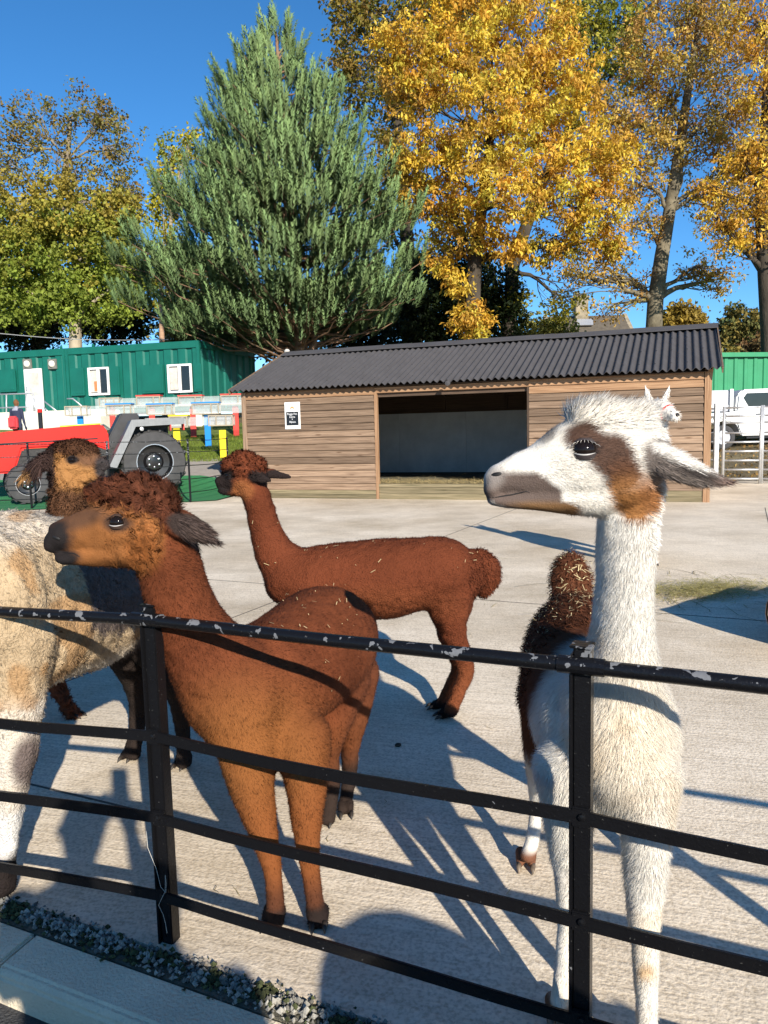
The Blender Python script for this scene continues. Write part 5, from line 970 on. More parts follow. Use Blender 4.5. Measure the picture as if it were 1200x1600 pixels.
# ---------- white llama with brown patches
def llama():
    b = Beast(); h = 1.74
    b.T([(958,1150,1.80,105,72), (956,1152,1.90,128,108), (925,1090,2.14,116,106), (902,1032,2.38,106,84), (898,1022,2.52,70,58)], (1, 0, 0), seg=24)
    b.T([(985,760,1.76,52,46), (981,820,1.765,47,45), (977,890,1.78,46,45), (974,960,1.80,48,48), (970,1020,1.83,58,60), (960,1090,1.87,84,80)], seg=22)
    b.T([(772,752,h,21,22), (798,744,h,30,26), (838,738,h,44,34), (878,728,h,60,47), (918,718,h,70,55), (965,712,h,72,56), (1003,716,h,58,48)], seg=22)
    b.T([(768,781,h,9,18), (795,782,h,13,22), (838,780,h,18,26), (890,776,h,28,36), (940,770,h,38,42)], seg=18)
    b.E(768,764,h,13,13,22,0); b.E(778,737,h,16,13,19,10); b.E(900,683,h,30,18,50,10); b.E(965,755,h,48,46,54,0); b.E(935,660,h,50,26,40,0); b.E(985,665,h,34,26,38,0)
    b.T([(1004,706,h-.05,22,12), (1050,726,h-.085,25,8), (1096,745,h-.09,18,6), (1128,752,h-.085,9,4), (1146,753,h-.08,4,3)], sub=4)
    b.T([(1004,700,h+.07,20,11), (1045,722,h+.10,22,8), (1085,742,h+.11,14,6), (1120,752,h+.11,5,4)], sub=4)
    # legs
    b.T([(890,1200,1.86,62,55), (888,1260,1.84,46,42), (889,1310,1.83,37,36), (889,1375,1.82,26,27), (886,1440,1.81,19,20), (881,1505,1.80,15,16), (876,1555,1.79,16,17), (875,1572,1.79,15,19)]); b.foot(onz(874,1588), (-.15,-1), .056)
    b.T([(1010,1210,1.78,58,55), (1010,1290,1.74,43,43), (1008,1360,1.71,36,35), (1007,1420,1.69,32,30), (1008,1470,1.67,26,26), (1009,1515,1.66,24,25), (1010,1560,1.655,20,20), (1011,1620,1.65,18,18), (1011,1660,1.645,19,19)]); b.foot(onz(1011,1676), (0,-1), .056)
    b.T([(858,1090,2.40,50,62), (846,1160,2.42,30,46), (839,1215,2.46,18,26), (838,1260,2.50,12,14), (833,1305,2.47,11,12), (825,1338,2.45,13,14)]); b.foot(onz(822,1350), (-.2,-1), .054)
    b.T([(960,1090,2.44,46,62), (975,1160,2.48,30,46), (985,1220,2.52,18,26), (992,1260,2.56,12,14), (996,1300,2.54,11,12), (998,1330,2.52,13,14)]); b.foot(onz(998,1340), (.2,-1), .054)
    b.T([(893,935,2.50,30,30), (892,900,2.56,32,28), (893,880,2.60,22,22)])
    b.finish(.0070, 3, lambda V: (vnoise(V, 30)-.5)*.003, (30, lambda V: sst(1.22, 1.12, V[:, 2])*sst(.12, .25, V[:, 2])))
    def col(s):
        V = s.V; px, py = hp(V); n = vnoise(V, 7)[:, None]; c = np.tile([.70, .665, .60], (len(V), 1))*(.93+.10*n)*(.93+.14*vnoise(V, 40)[:, None])
        cream = blob(px, py, 985, 1150, 75, 95, 0, .7)*(V[:, 1] < 2.0); c = mixc(c, [.70, .60, .45], cream*.65); c = mixc(c, [.55, .42, .26], sst(.62, .75, vnoise(V, 11))*.35*(V[:, 2] < 1.3))
        back = sst(2.02, 2.12, V[:, 1]+(vnoise(V, 12)-.5)*.12+(V[:, 2]-.8)*.10); back = back*sst(.38, .48, V[:, 2]+(vnoise(V, 30)-.5)*.08); c = mixc(c, [.115, .042, .020], back)
        c = mixc(c, [.16, .07, .04], (V[:, 1] > 2.2)*sst(.10, .07, V[:, 2])); c = mixc(c, [.14, .065, .035], (V[:, 1] < 2.2)*sst(.07, .05, V[:, 2])*(px < 930))
        c = mixc(c, [.50, .30, .12], blob(px, py, 1010, 1518, 14, 12, 0, .6)*(V[:, 1] < 1.8)*.7)
        hd = (V[:, 2] > 1.24)*(V[:, 1] < 2.1)
        m = np.maximum.reduce([blob(px, py, 912, 686, 34, 24, 12, .16, V, .25), blob(px, py, 952, 712, 40, 32, 30, .16, V, .25), blob(px, py, 968, 740, 28, 30, 0, .2, V, .2)]); c = mixc(c, [.085, .048, .034], hd*m)
        c = mixc(c, [.115, .052, .028], hd*blob(px, py, 972, 740, 26, 22, 0, .5)*.8)
        m = blob(px, py, 990, 768, 40, 46, 0, .15, V, .25); c = mixc(c, [.30, .135, .045], hd*m*sst(725, 775, py)); c = mixc(c, [.20, .08, .03], hd*blob(px, py, 1012, 770, 18, 34, 0, .4)*.6)
        m = np.maximum.reduce([blob(px, py, 802, 764, 54, 31, 0, .14, V, .2), blob(px, py, 838, 776, 44, 30, 10, .14, V, .2), blob(px, py, 874, 795, 30, 13, 12, .2, V, .3)])*sst(731, 744, py); c = mixc(c, [.115, .085, .072], hd*m); c = mixc(c, [.23, .125, .055], hd*m*sst(779, 792, py)*sst(775, 830, px))
        c = mixc(c, [.25, .22, .20], hd*blob(px, py, 770, 745, 18, 18, 0, .5)*.8); c = mixc(c, [.06, .045, .04], hd*blob(px, py, 855, 682, 16, 8, -40, .5)*.7)
        e = hd*(px > 1002)*blob(px, py, 1078, 732, 84, 40, 22, .08); c = mixc(c, [.14, .115, .10], e); c = mixc(c, [.66, .63, .58], e*blob(px, py, 1060, 714, 55, 10, 25, .5, V, .5)); c = mixc(c, [.035, .028, .026], e*blob(px, py, 1090, 742, 48, 7, 18, .5)); c = mixc(c, [.17, .12, .10], e*sst(1100, 1130, px))
        c = mixc(c, [.02, .016, .016], hd*blob(px, py, 913, 701, 21, 13, 0, .4))
        return c
    root = thing('llama', 'white llama with brown eye patch, grey muzzle and brown rump, standing at the railing', 'llama', (.58, 2.1, 0), 'alpacas and llamas in the yard')
    b.body(root, 'body', col, MATS['coat'])
    hm = lambda V: (V[:, 2] > 1.22) & (V[:, 1] < 2.1)
    def comb(P, M): hd = (P[:, 2] > 1.3)[:, None]; lo = (P[:, 2] < .45)[:, None]; return np.where(hd, [1, .1, .05], np.where(lo, [0, .1, -1], [.05, .3, -.9]))
    def fl(s):
        V = s.V; px, py = hp(V); L = np.where(V[:, 2] > .95, .015, .021)*1.0; hd = hm(V); L = np.where(hd, .014, L); L = np.where(hd*(px < 850), .010, L); L = np.where(hd*(py > 748)*(px < 880), .006, L); L = np.where(hd*(px < 775), .003, L)
        L = np.where(hd*(py < 672)*(px > 880), .022, L); L = np.where(V[:, 2] < .42, .012, L); L = np.where(V[:, 2] < .12, .006, L); return L
    b.fur('fur', 340000, fl, .0014, comb, .23, .16, 1, shade=(.84, 1.07), nj=.15, seed=21, dens=lambda s: np.where(s.V[:, 1] < 2.1, 1.25, .8)*np.where(hm(s.V), 1.5, 1))
    def crown(s): px, py = hp(s.V); return hm(s.V)*sst(668, 640, py)*(px > 885)*(px < 1015)*1.0+1e-9
    b.fur('crown_tuft', 6000, .034, .0016, lambda P, M: np.tile([1, 0, .1], (len(P), 1)), .5, .22, 3, (.002, .6), crown, seed=22, shade=(.85, 1.2))
    def eard(s): px, py = hp(s.V); return hm(s.V)*(px > 1010)*1.0+1e-9
    b.fur('ear_hair', 4500, .022, .0017, lambda P, M: np.tile([1, 0, -.45], (len(P), 1)), .15, .12, 2, (0, 0), eard, seed=23, shade=(.6, 2.2))
    def rump(s): return (s.V[:, 1] > 2.15)*(s.V[:, 2] > .6)*1.0+1e-9
    b.fur('rump_wool', 12000, .022, .0028, lambda P, M: np.tile([-.2, .3, -.8], (len(P), 1)), .5, .35, 4, (.005, 1), rump, seed=24, shade=(.6, 1.7))
    b.eye(913, 701, .0275, 'lid_pale', True); b.spot('nostril', 776, 741, .014, .006, MATS['nostril'], -10); b.line('mouth', [(756,777), (775,777), (800,773), (822,768), (830,770)], .0022, MATS['mouth_line']); b.put_nails('hoof_pale')
    # straw caught in the wool of the rump
    straw_on(b, (.45, .36, .18), lambda s: ((s.V[:, 1] > 2.2) & (s.V[:, 2] > .72))*sst(.62, 1.0, s.V[:, 2])+1e-9, 520, .010, 25)
    return b
def straw_on(b, c0, dens, n, L, seed):
    g = np.random.default_rng(seed); V, F, M = b.V, b.F, b.N; A = np.linalg.norm(np.cross(V[F[:, 1]]-V[F[:, 0]], V[F[:, 2]]-V[F[:, 0]]), axis=1)*dens(b)[F].mean(1)
    t = g.choice(len(F), n, p=A/A.sum()); P = V[F[t]].mean(1); Nn = M[F[t, 0]]; d = g.normal(0, 1, (n, 3)); d -= Nn*(d*Nn).sum(1)[:, None]*.8; d /= np.linalg.norm(d, axis=1)[:, None]
    P = P+Nn*g.uniform(.008, .02, (n, 1)); l = g.uniform(.3, 1.2, (n, 1))**2*L; s = np.cross(d, Nn)*.0010
    X = np.stack([P-d*l-s, P-d*l+s, P+d*l+s+Nn*.002, P+d*l-s+Nn*.002], 1).reshape(-1, 3); FF = np.arange(4*n).reshape(-1, 4)
    cc = np.array([.62, .50, .27])*g.uniform(.6, 1.3, (n, 1))
    o = np_mesh('caught_straw', X, FF, MATS['straw'], b.root, col=np.repeat(cc, 4, 0)); o['kind'] = 'stuff'
# ---------- plain brown alpaca side-on
def alpaca_side():
    b = Beast(); h = 3.85
    b.T([(452,900,h,48,50), (485,908,h,56,62), (540,906,h,60,66), (600,904,h,64,68), (650,897,h,58,64), (695,892,h,54,60), (724,895,h+.02,40,46)], seg=22)
    b.T([(398,768,h,22,24), (408,800,h,23,24), (417,835,h,26,26), (432,868,h,34,34), (456,898,h,46,44)], seg=20)
    b.T([(343,754,h,9,10), (352,753,h,13,12), (366,749,h,20,18), (384,748,h,26,23), (402,750,h,23,21)], seg=18); b.T([(345,767,h,5,9), (358,768,h,7,11), (378,765,h,11,15)], seg=14)
    for x, y, rx, ry, rz in ((364,728,16,15,18), (380,722,20,18,22), (398,730,18,18,20), (384,738,24,20,24)): b.E(x, y, h, rx, ry, rz)
    b.T([(394,742,h-.07,10,5), (408,747,h-.09,9,4), (424,752,h-.09,3,2)], sub=4); b.T([(402,738,h+.05,9,5), (428,741,h+.1,8,4), (454,745,h+.11,3,2)], sub=4)
    b.T([(742,870,h+.02,16,14), (760,882,h+.02,19,16), (764,905,h+.02,18,16), (754,928,h+.02,9,9)])
    b.T([(700,915,h-.06,44,36), (702,955,h-.06,33,32), (708,990,h-.06,22,22), (722,1025,h-.04,16,17), (728,1050,h-.03,14,15), (715,1085,h-.05,11,11), (704,1112,h-.06,11,12)]); b.foot(onz(700,1122), (-1,-.2), .056)
    b.T([(708,915,h+.1,40,36), (706,955,h+.1,30,30), (702,990,h+.1,20,20), (714,1025,h+.12,14,15), (716,1045,h+.12,12,13), (700,1080,h+.1,10,10), (692,1100,h+.08,10,11)]); b.foot(onz(688,1108), (-1,-.1), .056)
    b.T([(478,930,h-.08,34,30), (480,980,h-.08,20,20), (482,1030,h-.08,14,14), (484,1090,h-.08,10,10), (484,1112,h-.08,11,12)]); b.foot(onz(482,1122), (-1,-.2), .056)
    b.T([(486,930,h+.1,32,30), (500,980,h+.1,18,18), (505,1030,h+.1,13,13), (506,1080,h+.1,10,10), (506,1100,h+.1,11,12)]); b.foot(onz(502,1108), (-1,-.2), .056)
    b.finish(.0095, 2, lambda V: (vnoise(V, 40)-.5)*.008, (12, lambda V: sst(1.2, 1.1, V[:, 2])*sst(.12, .25, V[:, 2])))
    def col(s):
        V = s.V; px, py = hp(V); c = np.tile([.125, .034, .0145], (len(V), 1))*(.8+.4*vnoise(V, 9)[:, None]); c = mixc(c, [.17, .052, .020], blob(px, py, 600, 950, 110, 30, 0, .6)*.6)
        c = mixc(c, [.19, .06, .024], sst(.4, .25, V[:, 2])*.7); c = mixc(c, [.012, .010, .010], sst(.10, .05, V[:, 2]))
        c = mixc(c, [.24, .085, .030], blob(px, py, 378, 766, 18, 16, 0, .4)); c = mixc(c, [.018, .013, .012], np.maximum(blob(px, py, 347, 757, 16, 20, 0, .3, V, .2), blob(px, py, 357, 742, 12, 9, 0, .4))); c = mixc(c, [.022, .016, .015], (V[:, 2] > 1.2)*np.maximum(blob(px, py, 408, 748, 20, 10, 10, .15), blob(px, py, 438, 743, 24, 9, 8, .1))); return c
    root = thing('alpaca', 'plain reddish brown alpaca standing side-on in front of the shelter, tail hanging', 'alpaca', (.0, 3.85, 0), 'alpacas and llamas in the yard')
    b.body(root, 'body', col, MATS['coat_wool'])
    b.fur('fur', 80000, lambda s: np.where(s.V[:, 2] > 1.22, .007, .011), .003, lambda P, M: np.tile([.5, .1, -.8], (len(P), 1)), .45, .35, 1, seed=31)
    def top(s): px, py = hp(s.V); return blob(px, py, 380, 726, 36, 22, 0, .2)*(s.V[:, 2] > 1.2)+1e-9
    b.fur('topknot', 6000, .016, .003, lambda P, M: np.tile([-.3, 0, .3], (len(P), 1)), .8, .25, 3, (.004, 1), top, seed=32, shade=(.75, 1.4), clump=.012)
    def tail(s): px, py = hp(s.V); return blob(px, py, 758, 898, 26, 44, 0, .2)+1e-9
    b.fur('tail_wool', 3500, .018, .0035, (.2, 0, -1), .5, .3, 3, (.004, 1), tail, seed=33, shade=(.6, 1.5))
    b.eye(357, 743, .02); b.spot('nostril', 339, 752, .008, .004, MATS['nostril'], 20); b.line('mouth', [(338,763), (346,763), (356,765)], .002, MATS['mouth_line']); b.put_nails()
    straw_on(b, 0, lambda s: sst(.75, .95, s.V[:, 2])*(s.V[:, 2] < 1.1)+1e-9, 80, .010, 34); return b
# ---------- cream and orange spotted llama, half out of the picture
def spotted():
    b = Beast(); sd = (1, .1, 0)
    b.T([(-20,945,2.42,120,95), (12,942,2.58,148,122), (80,935,2.82,128,118), (148,930,3.10,112,104), (190,925,3.32,92,84), (208,925,3.44,52,50)], sd, seg=24)
    b.W([((-1.30,2.50,1.05), .16, .15), ((-1.42,2.42,1.22), .12, .12), ((-1.54,2.37,1.42), .10, .10), ((-1.60,2.34,1.58), .09, .09)], (0, 1, 0)); b.W([((-1.60,2.36,1.60), .10, .085), ((-1.70,2.33,1.60), .085, .075), ((-1.82,2.30,1.56), .05, .05), ((-1.88,2.29,1.55), .04, .04)], (0, 1, 0)) 
    for k in (-1, 1): b.W([((-1.60,2.35+.05*k,1.66), .03, .012), ((-1.56,2.35+.09*k,1.75), .028, .009), ((-1.53,2.35+.09*k,1.83), .008, .005)], (0, 1, 0))
    b.T([(25,1000,2.44,66,66), (25,1070,2.42,50,52), (24,1130,2.41,38,42), (22,1190,2.40,34,36), (17,1240,2.395,24,26), (12,1300,2.39,19,20), (6,1350,2.39,19,20), (4,1385,2.39,19,22)]); b.foot(onz(2,1395), (-.3,-1), .06)
    b.W([((-1.42,2.60,.75), .10, .11), ((-1.47,2.60,.50), .06, .06), ((-1.50,2.58,.25), .045, .045), ((-1.51,2.58,.08), .045, .045)]); b.foot((-1.51,2.56), (-.3,-1), .06)
    b.T([(190,985,3.32,48,52), (205,1030,3.36,30,38), (215,1075,3.42,18,22), (217,1110,3.46,14,15), (212,1150,3.44,12,12), (207,1178,3.43,13,14)]); b.foot(onz(206,1184), (-.3,-1), .055)
    b.T([(225,985,3.28,46,52), (262,1040,3.24,28,38), (277,1085,3.28,17,20), (284,1125,3.33,13,14), (287,1165,3.32,12,12), (288,1190,3.31,13,14)]); b.foot(onz(288,1196), (-.3,-1), .055)
    b.T([(205,900,3.50,24,24), (212,930,3.56,22,22), (214,965,3.56,12,12)])
    b.finish(.0100, 2, lambda V: (vnoise(V*np.array([1.6,1.6,.7]), 24)-.5)*.012+(vnoise(V, 70)-.5)*.005)
    def col(s):
        V = s.V; px, py = hp(V); c = np.tile([.43, .325, .205], (len(V), 1))*(.86+.28*vnoise(V, 14)[:, None]); c = mixc(c, [.56, .50, .42], sst(1.12, 1.2, V[:, 2])*.7)
        c = mixc(c, [.62, .57, .50], sst(.72, .62, V[:, 2])*.8); sp_ = sst(.63, .72, vnoise(V, 10.5)); c = mixc(c, [.33, .17, .06], sp_*.6*(V[:, 2] > .6))
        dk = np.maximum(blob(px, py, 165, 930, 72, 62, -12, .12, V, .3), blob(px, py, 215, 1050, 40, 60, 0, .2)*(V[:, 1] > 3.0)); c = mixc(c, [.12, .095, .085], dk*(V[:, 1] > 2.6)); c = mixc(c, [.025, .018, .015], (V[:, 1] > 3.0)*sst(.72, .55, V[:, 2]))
        fr = V[:, 1] < 2.75; c = mixc(c, [.28, .235, .21], fr*sst(.62, .5, V[:, 2])*sst(20, 60, px)*.8); c = mixc(c, [.14, .11, .10], fr*blob(px, py, 42, 1190, 24, 40, 10, .4)); c = mixc(c, [.62, .60, .57], fr*sst(.33, .28, V[:, 2])); c = mixc(c, [.02, .015, .014], fr*sst(.17, .13, V[:, 2])); return c
    root = thing('llama', 'cream fleeced llama with orange spots and a dark flank patch beside the railing post', 'llama', (-1.15, 2.9, 0), 'alpacas and llamas in the yard')
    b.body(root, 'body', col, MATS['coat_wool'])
    def dens(s): return np.where(s.V[:, 2] > 1.3, .35, 1.0)
    b.fur('fur', 92000, lambda s: np.where(s.V[:, 2] < .55, .009, .015), .0022, lambda P, M: np.tile([.15, .25, -.9], (len(P), 1)), .32, .2, 2, (.002, .6), dens, seed=41, shade=(.76, 1.16), clump=.012)
    b.spot('eye', 5, 5, .01, .01, MATS['eye']); b.put_nails('hoof'); 
    for k in (-1, 1):
        m = MB(); c = Vector((-1.70, 2.33+.075*k, 1.625)); m.lathe(c, (0, k, 0), [(.018*math.cos(a), .018*math.sin(a)) for a in np.linspace(.001, 3.14, 9)], 14); m.build('eye', MATS['eye'], root, smooth=True)
    return b
# ---------- dark curly alpaca looking out from behind
def alpaca_curly():
    b = Beast(); h = 4.1
    b.T([(60,930,4.1,58,60), (20,935,4.15,66,64), (-40,935,4.2,66,66), (-100,930,4.25,58,60), (-130,930,4.27,40,44)], seg=20)
    b.T([(106,742,h,27,25), (107,780,h,27,26), (102,830,h,29,28), (88,880,h,38,36), (62,925,h,52,50)], seg=20)
    b.T([(100,730,h,30,24), (120,728,h,29,23), (138,727,h,20,17), (152,725,h-.01,15,13), (161,724,h-.02,11,12)], seg=18); b.T([(110,745,h,18,19), (130,746,h,13,15), (148,743,h-.01,8,11), (157,741,h-.02,6,9)], seg=14)
    for x, y, rx, ry, rz in ((100,706,20,16,22), (118,702,22,15,24), (134,706,16,13,20), (90,716,16,18,20)): b.E(x, y, h, rx, ry, rz)
    b.T([(84,718,h-.05,11,5), (64,724,h-.09,12,4), (46,734,h-.09,8,3), (38,742,h-.09,3,2)], sub=4); b.T([(88,714,h+.06,10,5), (70,716,h+.1,10,4), (52,724,h+.1,4,3)], sub=4)
    b.T([(70,985,4.05,34,32), (75,1030,4.05,20,20), (88,1070,4.03,13,14), (104,1100,4.0,11,11), (112,1116,4.0,11,12)]); b.foot(onz(113,1121), (.9,-.3), .055)
    for x, d in ((45, 4.3), (-90, 4.15), (-80, 4.4)):
        z0 = onz(x, 1115).y; b.T([(x,970,d,32,32), (x-2,1020,d,18,18), (x+2,1060,d,12,13)], cap=.9); q = at(x+2, 1060, d); b.W([(q, .04, .04), (Vector((q.x, q.y, .2)), .035, .035), (Vector((q.x, q.y, .06)), .038, .04)]); b.foot((q.x, q.y), (.9, -.3), .055)
    b.finish(.0095, 2, lambda V: (vnoise(V, 55)-.5)*.022*(V[:, 2] < 1.45)+(vnoise(V, 90)-.5)*.008)
    def col(s):
        V = s.V; px, py = hp(V); c = np.tile([.10, .047, .024], (len(V), 1))*(.6+.8*vnoise(V, 55)[:, None]); c = mixc(c, [.13, .036, .016], sst(.5, .35, V[:, 2])*.8)
        c = mixc(c, [.34, .165, .058], np.maximum(blob(px, py, 118, 738, 36, 28, 0, .3, V, .3), blob(px, py, 92, 724, 12, 24, 0, .4))); c = mixc(c, [.085, .038, .020], blob(px, py, 112, 698, 42, 12, 0, .25, V, .3)); c = mixc(c, [.15, .075, .04], blob(px, py, 138, 718, 20, 12, 0, .5)); c = mixc(c, [.045, .038, .038], blob(px, py, 161, 730, 14, 18, 0, .3, V, .2)); c = mixc(c, [.02, .017, .018], blob(px, py, 113, 718, 11, 7, 0, .4))
        c = mixc(c, [.045, .026, .022], (px < 86)*(py < 760)*(V[:, 2] > 1.1)*1.0); c = mixc(c, [.26, .14, .055], blob(px, py, 42, 744, 12, 14, 0, .4)); return c
    root = thing('alpaca', 'dark brown curly alpaca with a tan cheek, looking out over the cream llama', 'alpaca', (-2.0, 4.1, 0), 'alpacas and llamas in the yard')
    b.body(root, 'body', col, MATS['coat_wool'])
    b.fur('fur', 42000, lambda s: np.where(blob(*hp(s.V), 132, 734, 46, 27, 0, .2)*(s.V[:, 2] > 1.2) > .5, .005, .018), .0045, (.1, 0, -1), .65, .4, 2, (.005, 1.2), lambda s: np.where(s.V[:, 2] > 1.05, 2.5, .6)*(1-.98*blob(*hp(s.V), 132, 734, 46, 27, 0, .2)*(s.V[:, 2] > 1.2)), seed=51, shade=(.55, 1.5))
    def eard(s): px, py = hp(s.V); return (px < 66)*(py < 770)*(s.V[:, 2] > 1.15)*1.0+1e-9
    b.fur('ear_hair', 700, .06, .004, (-.5, 0, -1), .15, .15, 2, (0, 0), eard, seed=52, shade=(.7, 1.8))
    b.eye(113, 718, .024); b.spot('nostril', 160, 722, .009, .0045, MATS['nostril'], -10); b.line('mouth', [(164,738), (156,737), (146,739)], .002, MATS['mouth_line']); b.put_nails(); return b
# ---------- small white llama far back, only its head and ears clear of the others
def llama_far():
    b = Beast(); r = Vector((2.72, 8.05, 0)); g = lambda x, y, z: r+Vector((x, y, z))
    b.W([(g(.02,-.12,.80), .19, .16), (g(0,.1,.80), .23, .20), (g(-.02,.4,.82), .22, .20), (g(-.03,.68,.82), .19, .18), (g(-.03,.8,.80), .1, .1)], (1, 0, 0))
    b.W([(g(.03,-.1,.9), .15, .14), (g(.06,-.2,1.12), .10, .10), (g(.07,-.24,1.35), .085, .085), (g(.07,-.25,1.55), .08, .08)], (1, 0, 0))
    b.W([(g(.06,-.2,1.64), .10, .10), (g(.09,-.28,1.64), .095, .085), (g(.14,-.38,1.58), .06, .058), (g(.17,-.44,1.56), .045, .05)], (1, 0, 0))
    for k in (-1, 1): b.W([(g(.065+.06*k,-.2,1.70), .03, .018), (g(.07+.10*k,-.2,1.79), .030, .014), (g(.07+.125*k,-.2,1.88), .010, .007)], (0, 1, 0))
    for x, y in ((-.1, -.02), (.12, 0), (-.14, .62), (.1, .66)):
        b.W([(g(x, y, .66), .085, .09), (g(x, y, .45), .055, .055), (g(x, y+.02, .25), .038, .04), (g(x, y, .06), .04, .042)]); b.foot(g(x, y-.02, 0), (0, -1), .055)
    b.W([(g(-.03,.82,.92), .06, .06), (g(-.03,.9,.86), .06, .06), (g(-.03,.92,.7), .03, .03)])
    b.finish(.013, 3, lambda V: (vnoise(V, 30)-.5)*.02)
    root = thing('llama', 'white llama in a red halter far behind the others, ears pricked', 'llama', r, 'alpacas and llamas in the yard')
    b.body(root, 'body', lambda s: np.tile([.72, .68, .62], (len(s.V), 1))*(.9+.2*vnoise(s.V, 20)[:, None]), MATS['coat_wool'])
    b.fur('fur', 16000, .03, .006, (.1, .3, -.8), .5, .3, 2, (0, 0), None, seed=61)
    pm('red_halter', (.55, .03, .03), .6); nb_ = MB()
    for c, rr in ((g(.12,-.345,1.60), .078), (g(.085,-.235,1.60), .108)):
        ax = Vector((.35, -.8, -.35)).normalized(); x = ax.orthogonal().normalized(); y = ax.cross(x); nb_.tube([c+(x*math.cos(a)+y*math.sin(a))*rr for a in np.linspace(0, 6.283, 19)], .009, 6)
    h_ = nb_.build('halter', MATS['red_halter'], origin=tuple(g(.1, -.3, 1.55))); tag(h_, 'red halter on the head of the far white llama', 'halter')
    for k in (-1, 1): MB().lathe(g(.10+.075*k, -.31-.02*k, 1.655), (k, -.4, 0), [(.017*math.cos(a), .017*math.sin(a)) for a in np.linspace(.001, 3.14, 8)], 12).build('eye', MATS['eye'], root, smooth=True)
    MB().lathe(g(.178,-.475,1.575), (.3, -1, 0), [(.006, .001), (.0, .018), (-.02, .022)], 12).build('nose', MATS['lid'], root, smooth=True)
    b.put_nails()
for f_ in (alpaca_front, llama, alpaca_side, spotted, alpaca_curly, llama_far): f_()
# ------------------------------------------------------------------ people
am('cloth', .85, spec=.15, bump=.4, bscale=60); am('skin', .55, spec=.3)
def person(label, base, yaw, H_, pose, colf, voxel=.016, group=None):
    """standing figure built at height 1 in its own frame (x right, y forward), one continuous mesh"""
    b = Beast(); c, s = math.cos(yaw), math.sin(yaw); B0 = Vector(base); q = lambda x, y, z: B0+Vector((x*c-y*s, x*s+y*c, z))*H_; side = (c, s, 0); A = lambda pts, sd=side: b.W([(q(*p[:3]), p[3]*H_, p[4]*H_) for p in pts], sd, seg=16)
    A([(0,0,.50,.062,.098), (0,.003,.58,.058,.085), (0,.006,.68,.062,.095), (0,.0,.77,.062,.112), (0,-.005,.815,.045,.095), (0,-.004,.845,.033,.036), (0,.004,.875,.031,.032)])
    A([(0,.012,.895,.046,.040), (0,.012,.93,.058,.046), (0,.006,.965,.052,.043), (0,.004,.985,.03,.026)]); A([(0,.052,.925,.010,.009), (0,.072,.915,.011,.011)]); b.W([(q(0,.05,.893), .018*H_, .022*H_), (q(0,.062,.885), .012*H_, .016*H_)], side)
    for k in (-1, 1):
        A([(.046*k,0,.52,.058,.052), (.05*k,.004,.40,.047,.044), (.052*k,.006,.285,.034,.033), (.053*k,-.008,.18,.034,.032), (.054*k,-.01,.06,.022,.022), (.054*k,-.008,.03,.024,.024)]); A([(.055*k,-.03,.022,.020,.022), (.057*k,.03,.018,.018,.026), (.060*k,.085,.013,.012,.024)], (0,0,1))
        A([(.044*k,.0,.925,.013,.008), (.049*k,-.004,.935,.012,.006)], (0,1,0))
        sh = (.108*k,-.004,.80,.036,.034); el, wr, hn = pose[k]
        A([sh, tuple((np.array(sh[:3])*.5+np.array(el)*.5))+(.030,.029), (*el,.026,.025), tuple(np.array(el)*.5+np.array(wr)*.5)+(.024,.022), (*wr,.016,.015)], (0,1,0) if abs(el[1]) < .1 else (1,0,0))
        wr = np.array(wr); hn = np.array(hn); f = (hn-wr)/np.linalg.norm(hn-wr); up = np.cross(f, [k, 0, 0]); up = up/np.linalg.norm(up); lat = np.cross(f, up)
        A([(*wr,.014,.014), (*(wr+f*.022),.013,.022), (*(wr+f*.045),.011,.024)], tuple(lat))
        for i, (o_, L_) in enumerate(((-.018,.040), (-.006,.046), (.006,.044), (.017,.035))): p0 = wr+f*.045+lat*o_; A([(*p0,.0055,.0055), (*(p0+f*L_*.5-up*.004),.0052,.0052), (*(p0+f*L_*.9-up*.014),.004,.004)], tuple(lat))
        p0 = wr+f*.015-lat*.02*k; A([(*p0,.007,.007), (*(p0+f*.022-lat*.014*k),.0062,.0062), (*(p0+f*.04-lat*.018*k-up*.004),.005,.005)], tuple(lat))
    b.finish(voxel, 2); root = thing('person', label, 'person', base, group)
    def col(s_):
        d = (s_.V-np.array(B0))/H_; x = d[:, 0]*c+d[:, 1]*s; y = -d[:, 0]*s+d[:, 1]*c; return colf(x, y, d[:, 2], s_.V)
    b.body(root, 'body', col, MATS['cloth']); b.q = q; return b, root, q
arms_down = {k: ((.135*k, .0, .63), (.145*k, .03, .49), (.145*k, .05, .42)) for k in (-1, 1)}
hold = {k: ((.125*k, .06, .66), (.045*k, .17, .845), (.025*k, .20, .89)) for k in (-1, 1)}
def clothes(top, legs, shoe, hair, skin, hem=.50, sleeve=1, hairlen=.90):
    def f(x, y, z, V):
        c = np.tile(np.array(top, float), (len(z), 1)); c = mixc(c, legs, (z < hem)*(np.abs(x) < .115)*1.0); c = mixc(c, shoe, (z < .035)*1.0); hd = (z > .845)*(np.abs(x) < .06)*(y < .12); c = mixc(c, skin, hd*1.0); c = mixc(c, hair, hd*((z > .955)|((y < .012)&(z > hairlen)))*1.0); return c*(.9+.2*vnoise(V, 12)[:, None])
    return f
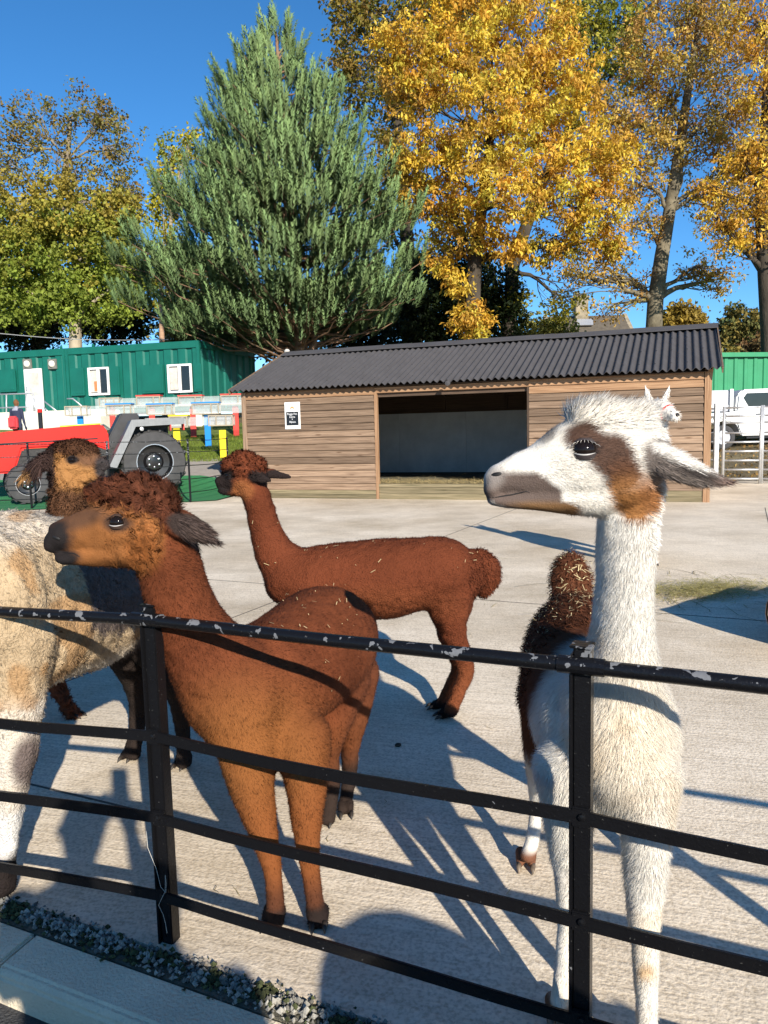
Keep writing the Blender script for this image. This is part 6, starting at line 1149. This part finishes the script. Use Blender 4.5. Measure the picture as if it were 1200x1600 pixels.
# visitor in a hooded jacket seen from behind at the cabin
pb = at(30, 700, 25.5); pz_ = float(hf(pb.x, 25.5)); Hh = at(27, 624, 25.5).z-pz_
def vis(x, y, z, V):
    c = clothes((.035, .04, .075), (.03, .03, .035), (.02, .02, .02), (.16, .075, .035), (.45, .27, .19), .46, 1, .865)(x, y, z, V); c = mixc(c, [.30, .30, .36], (z > .79)*(z < .87)*(np.abs(x) < .06)*(y < .02)*1.0); return c
pb_, pr_, q_ = person('person in a navy jacket with a grey hood, back turned, by the cabin', (pb.x, 25.5, pz_), R(-12), Hh, arms_down, vis, .02)
pm('bag_red', (.50, .05, .06), .7, .15, 6)
bg_ = thing('backpack', 'red backpack carried low by the person in the navy jacket', 'bag', q_(0, -.12, .50)); m_ = MB().box(q_(0, -.115, .56), (.34, .16, .42), (math.cos(R(-12)), math.sin(R(-12)), 0), (-math.sin(R(-12)), math.cos(R(-12)), 0)).build('pack', MATS['bag_red'], bg_, bevel=.05); MB().box(q_(0, -.168, .53), (.24, .05, .2), (math.cos(R(-12)), math.sin(R(-12)), 0), (-math.sin(R(-12)), math.cos(R(-12)), 0)).build('pocket', MATS['bag_red'], bg_, bevel=.02)
# the photographer and a child stand on the path behind the lens; their shadows fall through the railing
person('person in a dark coat holding up a phone on the path outside the railing', (.0, -.46, -.118), 0, 1.76, hold, clothes((.05, .05, .06), (.04, .045, .07), (.02, .02, .02), (.05, .03, .02), (.5, .32, .24)), .016)
ph = thing('phone', 'black phone held up by the person on the path', 'phone', (0, -.03, 1.5)); MB().box((0, -.03, 1.49), (.075, .009, .155)).build('case', MATS['rim_black'], ph, bevel=.003); MB().box((0, -.0365, 1.49), (.068, .002, .146)).build('screen', MATS['dark_glass'], ph)
person('person in a long grey coat added beside the photographer to widen the shade', (.36, -.76, -.118), R(5), 1.70, arms_down, clothes((.16, .16, .17), (.04, .04, .05), (.02, .02, .02), (.09, .05, .03), (.5, .32, .24)), .016)  # unseen figure added where its shadow darkens the left foreground
# unseen pram added behind the camera, its hood shaped to throw the broad shade
pc = thing('shade_pushchair', 'unseen hooded pram added on the path to cast the foreground shade', 'shade_pushchair', (.80, -.16, -.118)); P0 = Vector((.80, -.16, -.118)); pm('push_cloth', (.05, .05, .07), .8, .2, 8); q2 = lambda x, y, z: P0+Vector((x, y, z))
hb_ = Beast(); hb_.W([(q2(0, -.22, .86), .20, .25), (q2(0, -.05, .98), .25, .28), (q2(0, .16, .92), .22, .27)], (1, 0, 0)); hb_.finish(.02, 2); np_mesh('hood', hb_.V, hb_.F, MATS['push_cloth'], pc, smooth=True)
MB().prism([q2(-.24, .30, .45), q2(-.24, -.25, .45), q2(-.24, -.35, .90), q2(-.24, -.27, .92), q2(-.24, -.18, .55), q2(-.24, .30, .53)], (.48, 0, 0)).build('seat', MATS['push_cloth'], pc, bevel=.02)
for k in (-1, 1):
    MB().tube([q2(.26*k, -.55, 1.05), q2(.26*k, -.30, .72), q2(.27*k, .38, .16)], .014, 8).build('frame_tube', MATS['galv'], pc, smooth=True); MB().tube([q2(.26*k, -.05, .55), q2(.27*k, -.36, .16)], .014, 8).build('frame_tube', MATS['galv'], pc, smooth=True)
    for y in (-.36, .38): MB().lathe(q2(.29*k, y, .135), (1, 0, 0), [(-.02, .09), (-.02, .12), (0, .135), (.02, .12), (.02, .09), (.012, .03), (.012, 0)], 20).build('wheel', MATS['tyre'], pc)
MB().tube([q2(-.26, -.55, 1.05), q2(0, -.60, 1.08), q2(.26, -.55, 1.05)], .017, 8).build('handle', MATS['rim_black'], pc, smooth=True)
person('child in a blue coat standing on the path outside the railing', (1.30, -.16, -.118), R(8), 1.05, arms_down, clothes((.05, .10, .25), (.05, .05, .07), (.3, .3, .3), (.10, .05, .03), (.5, .32, .24)), .016)
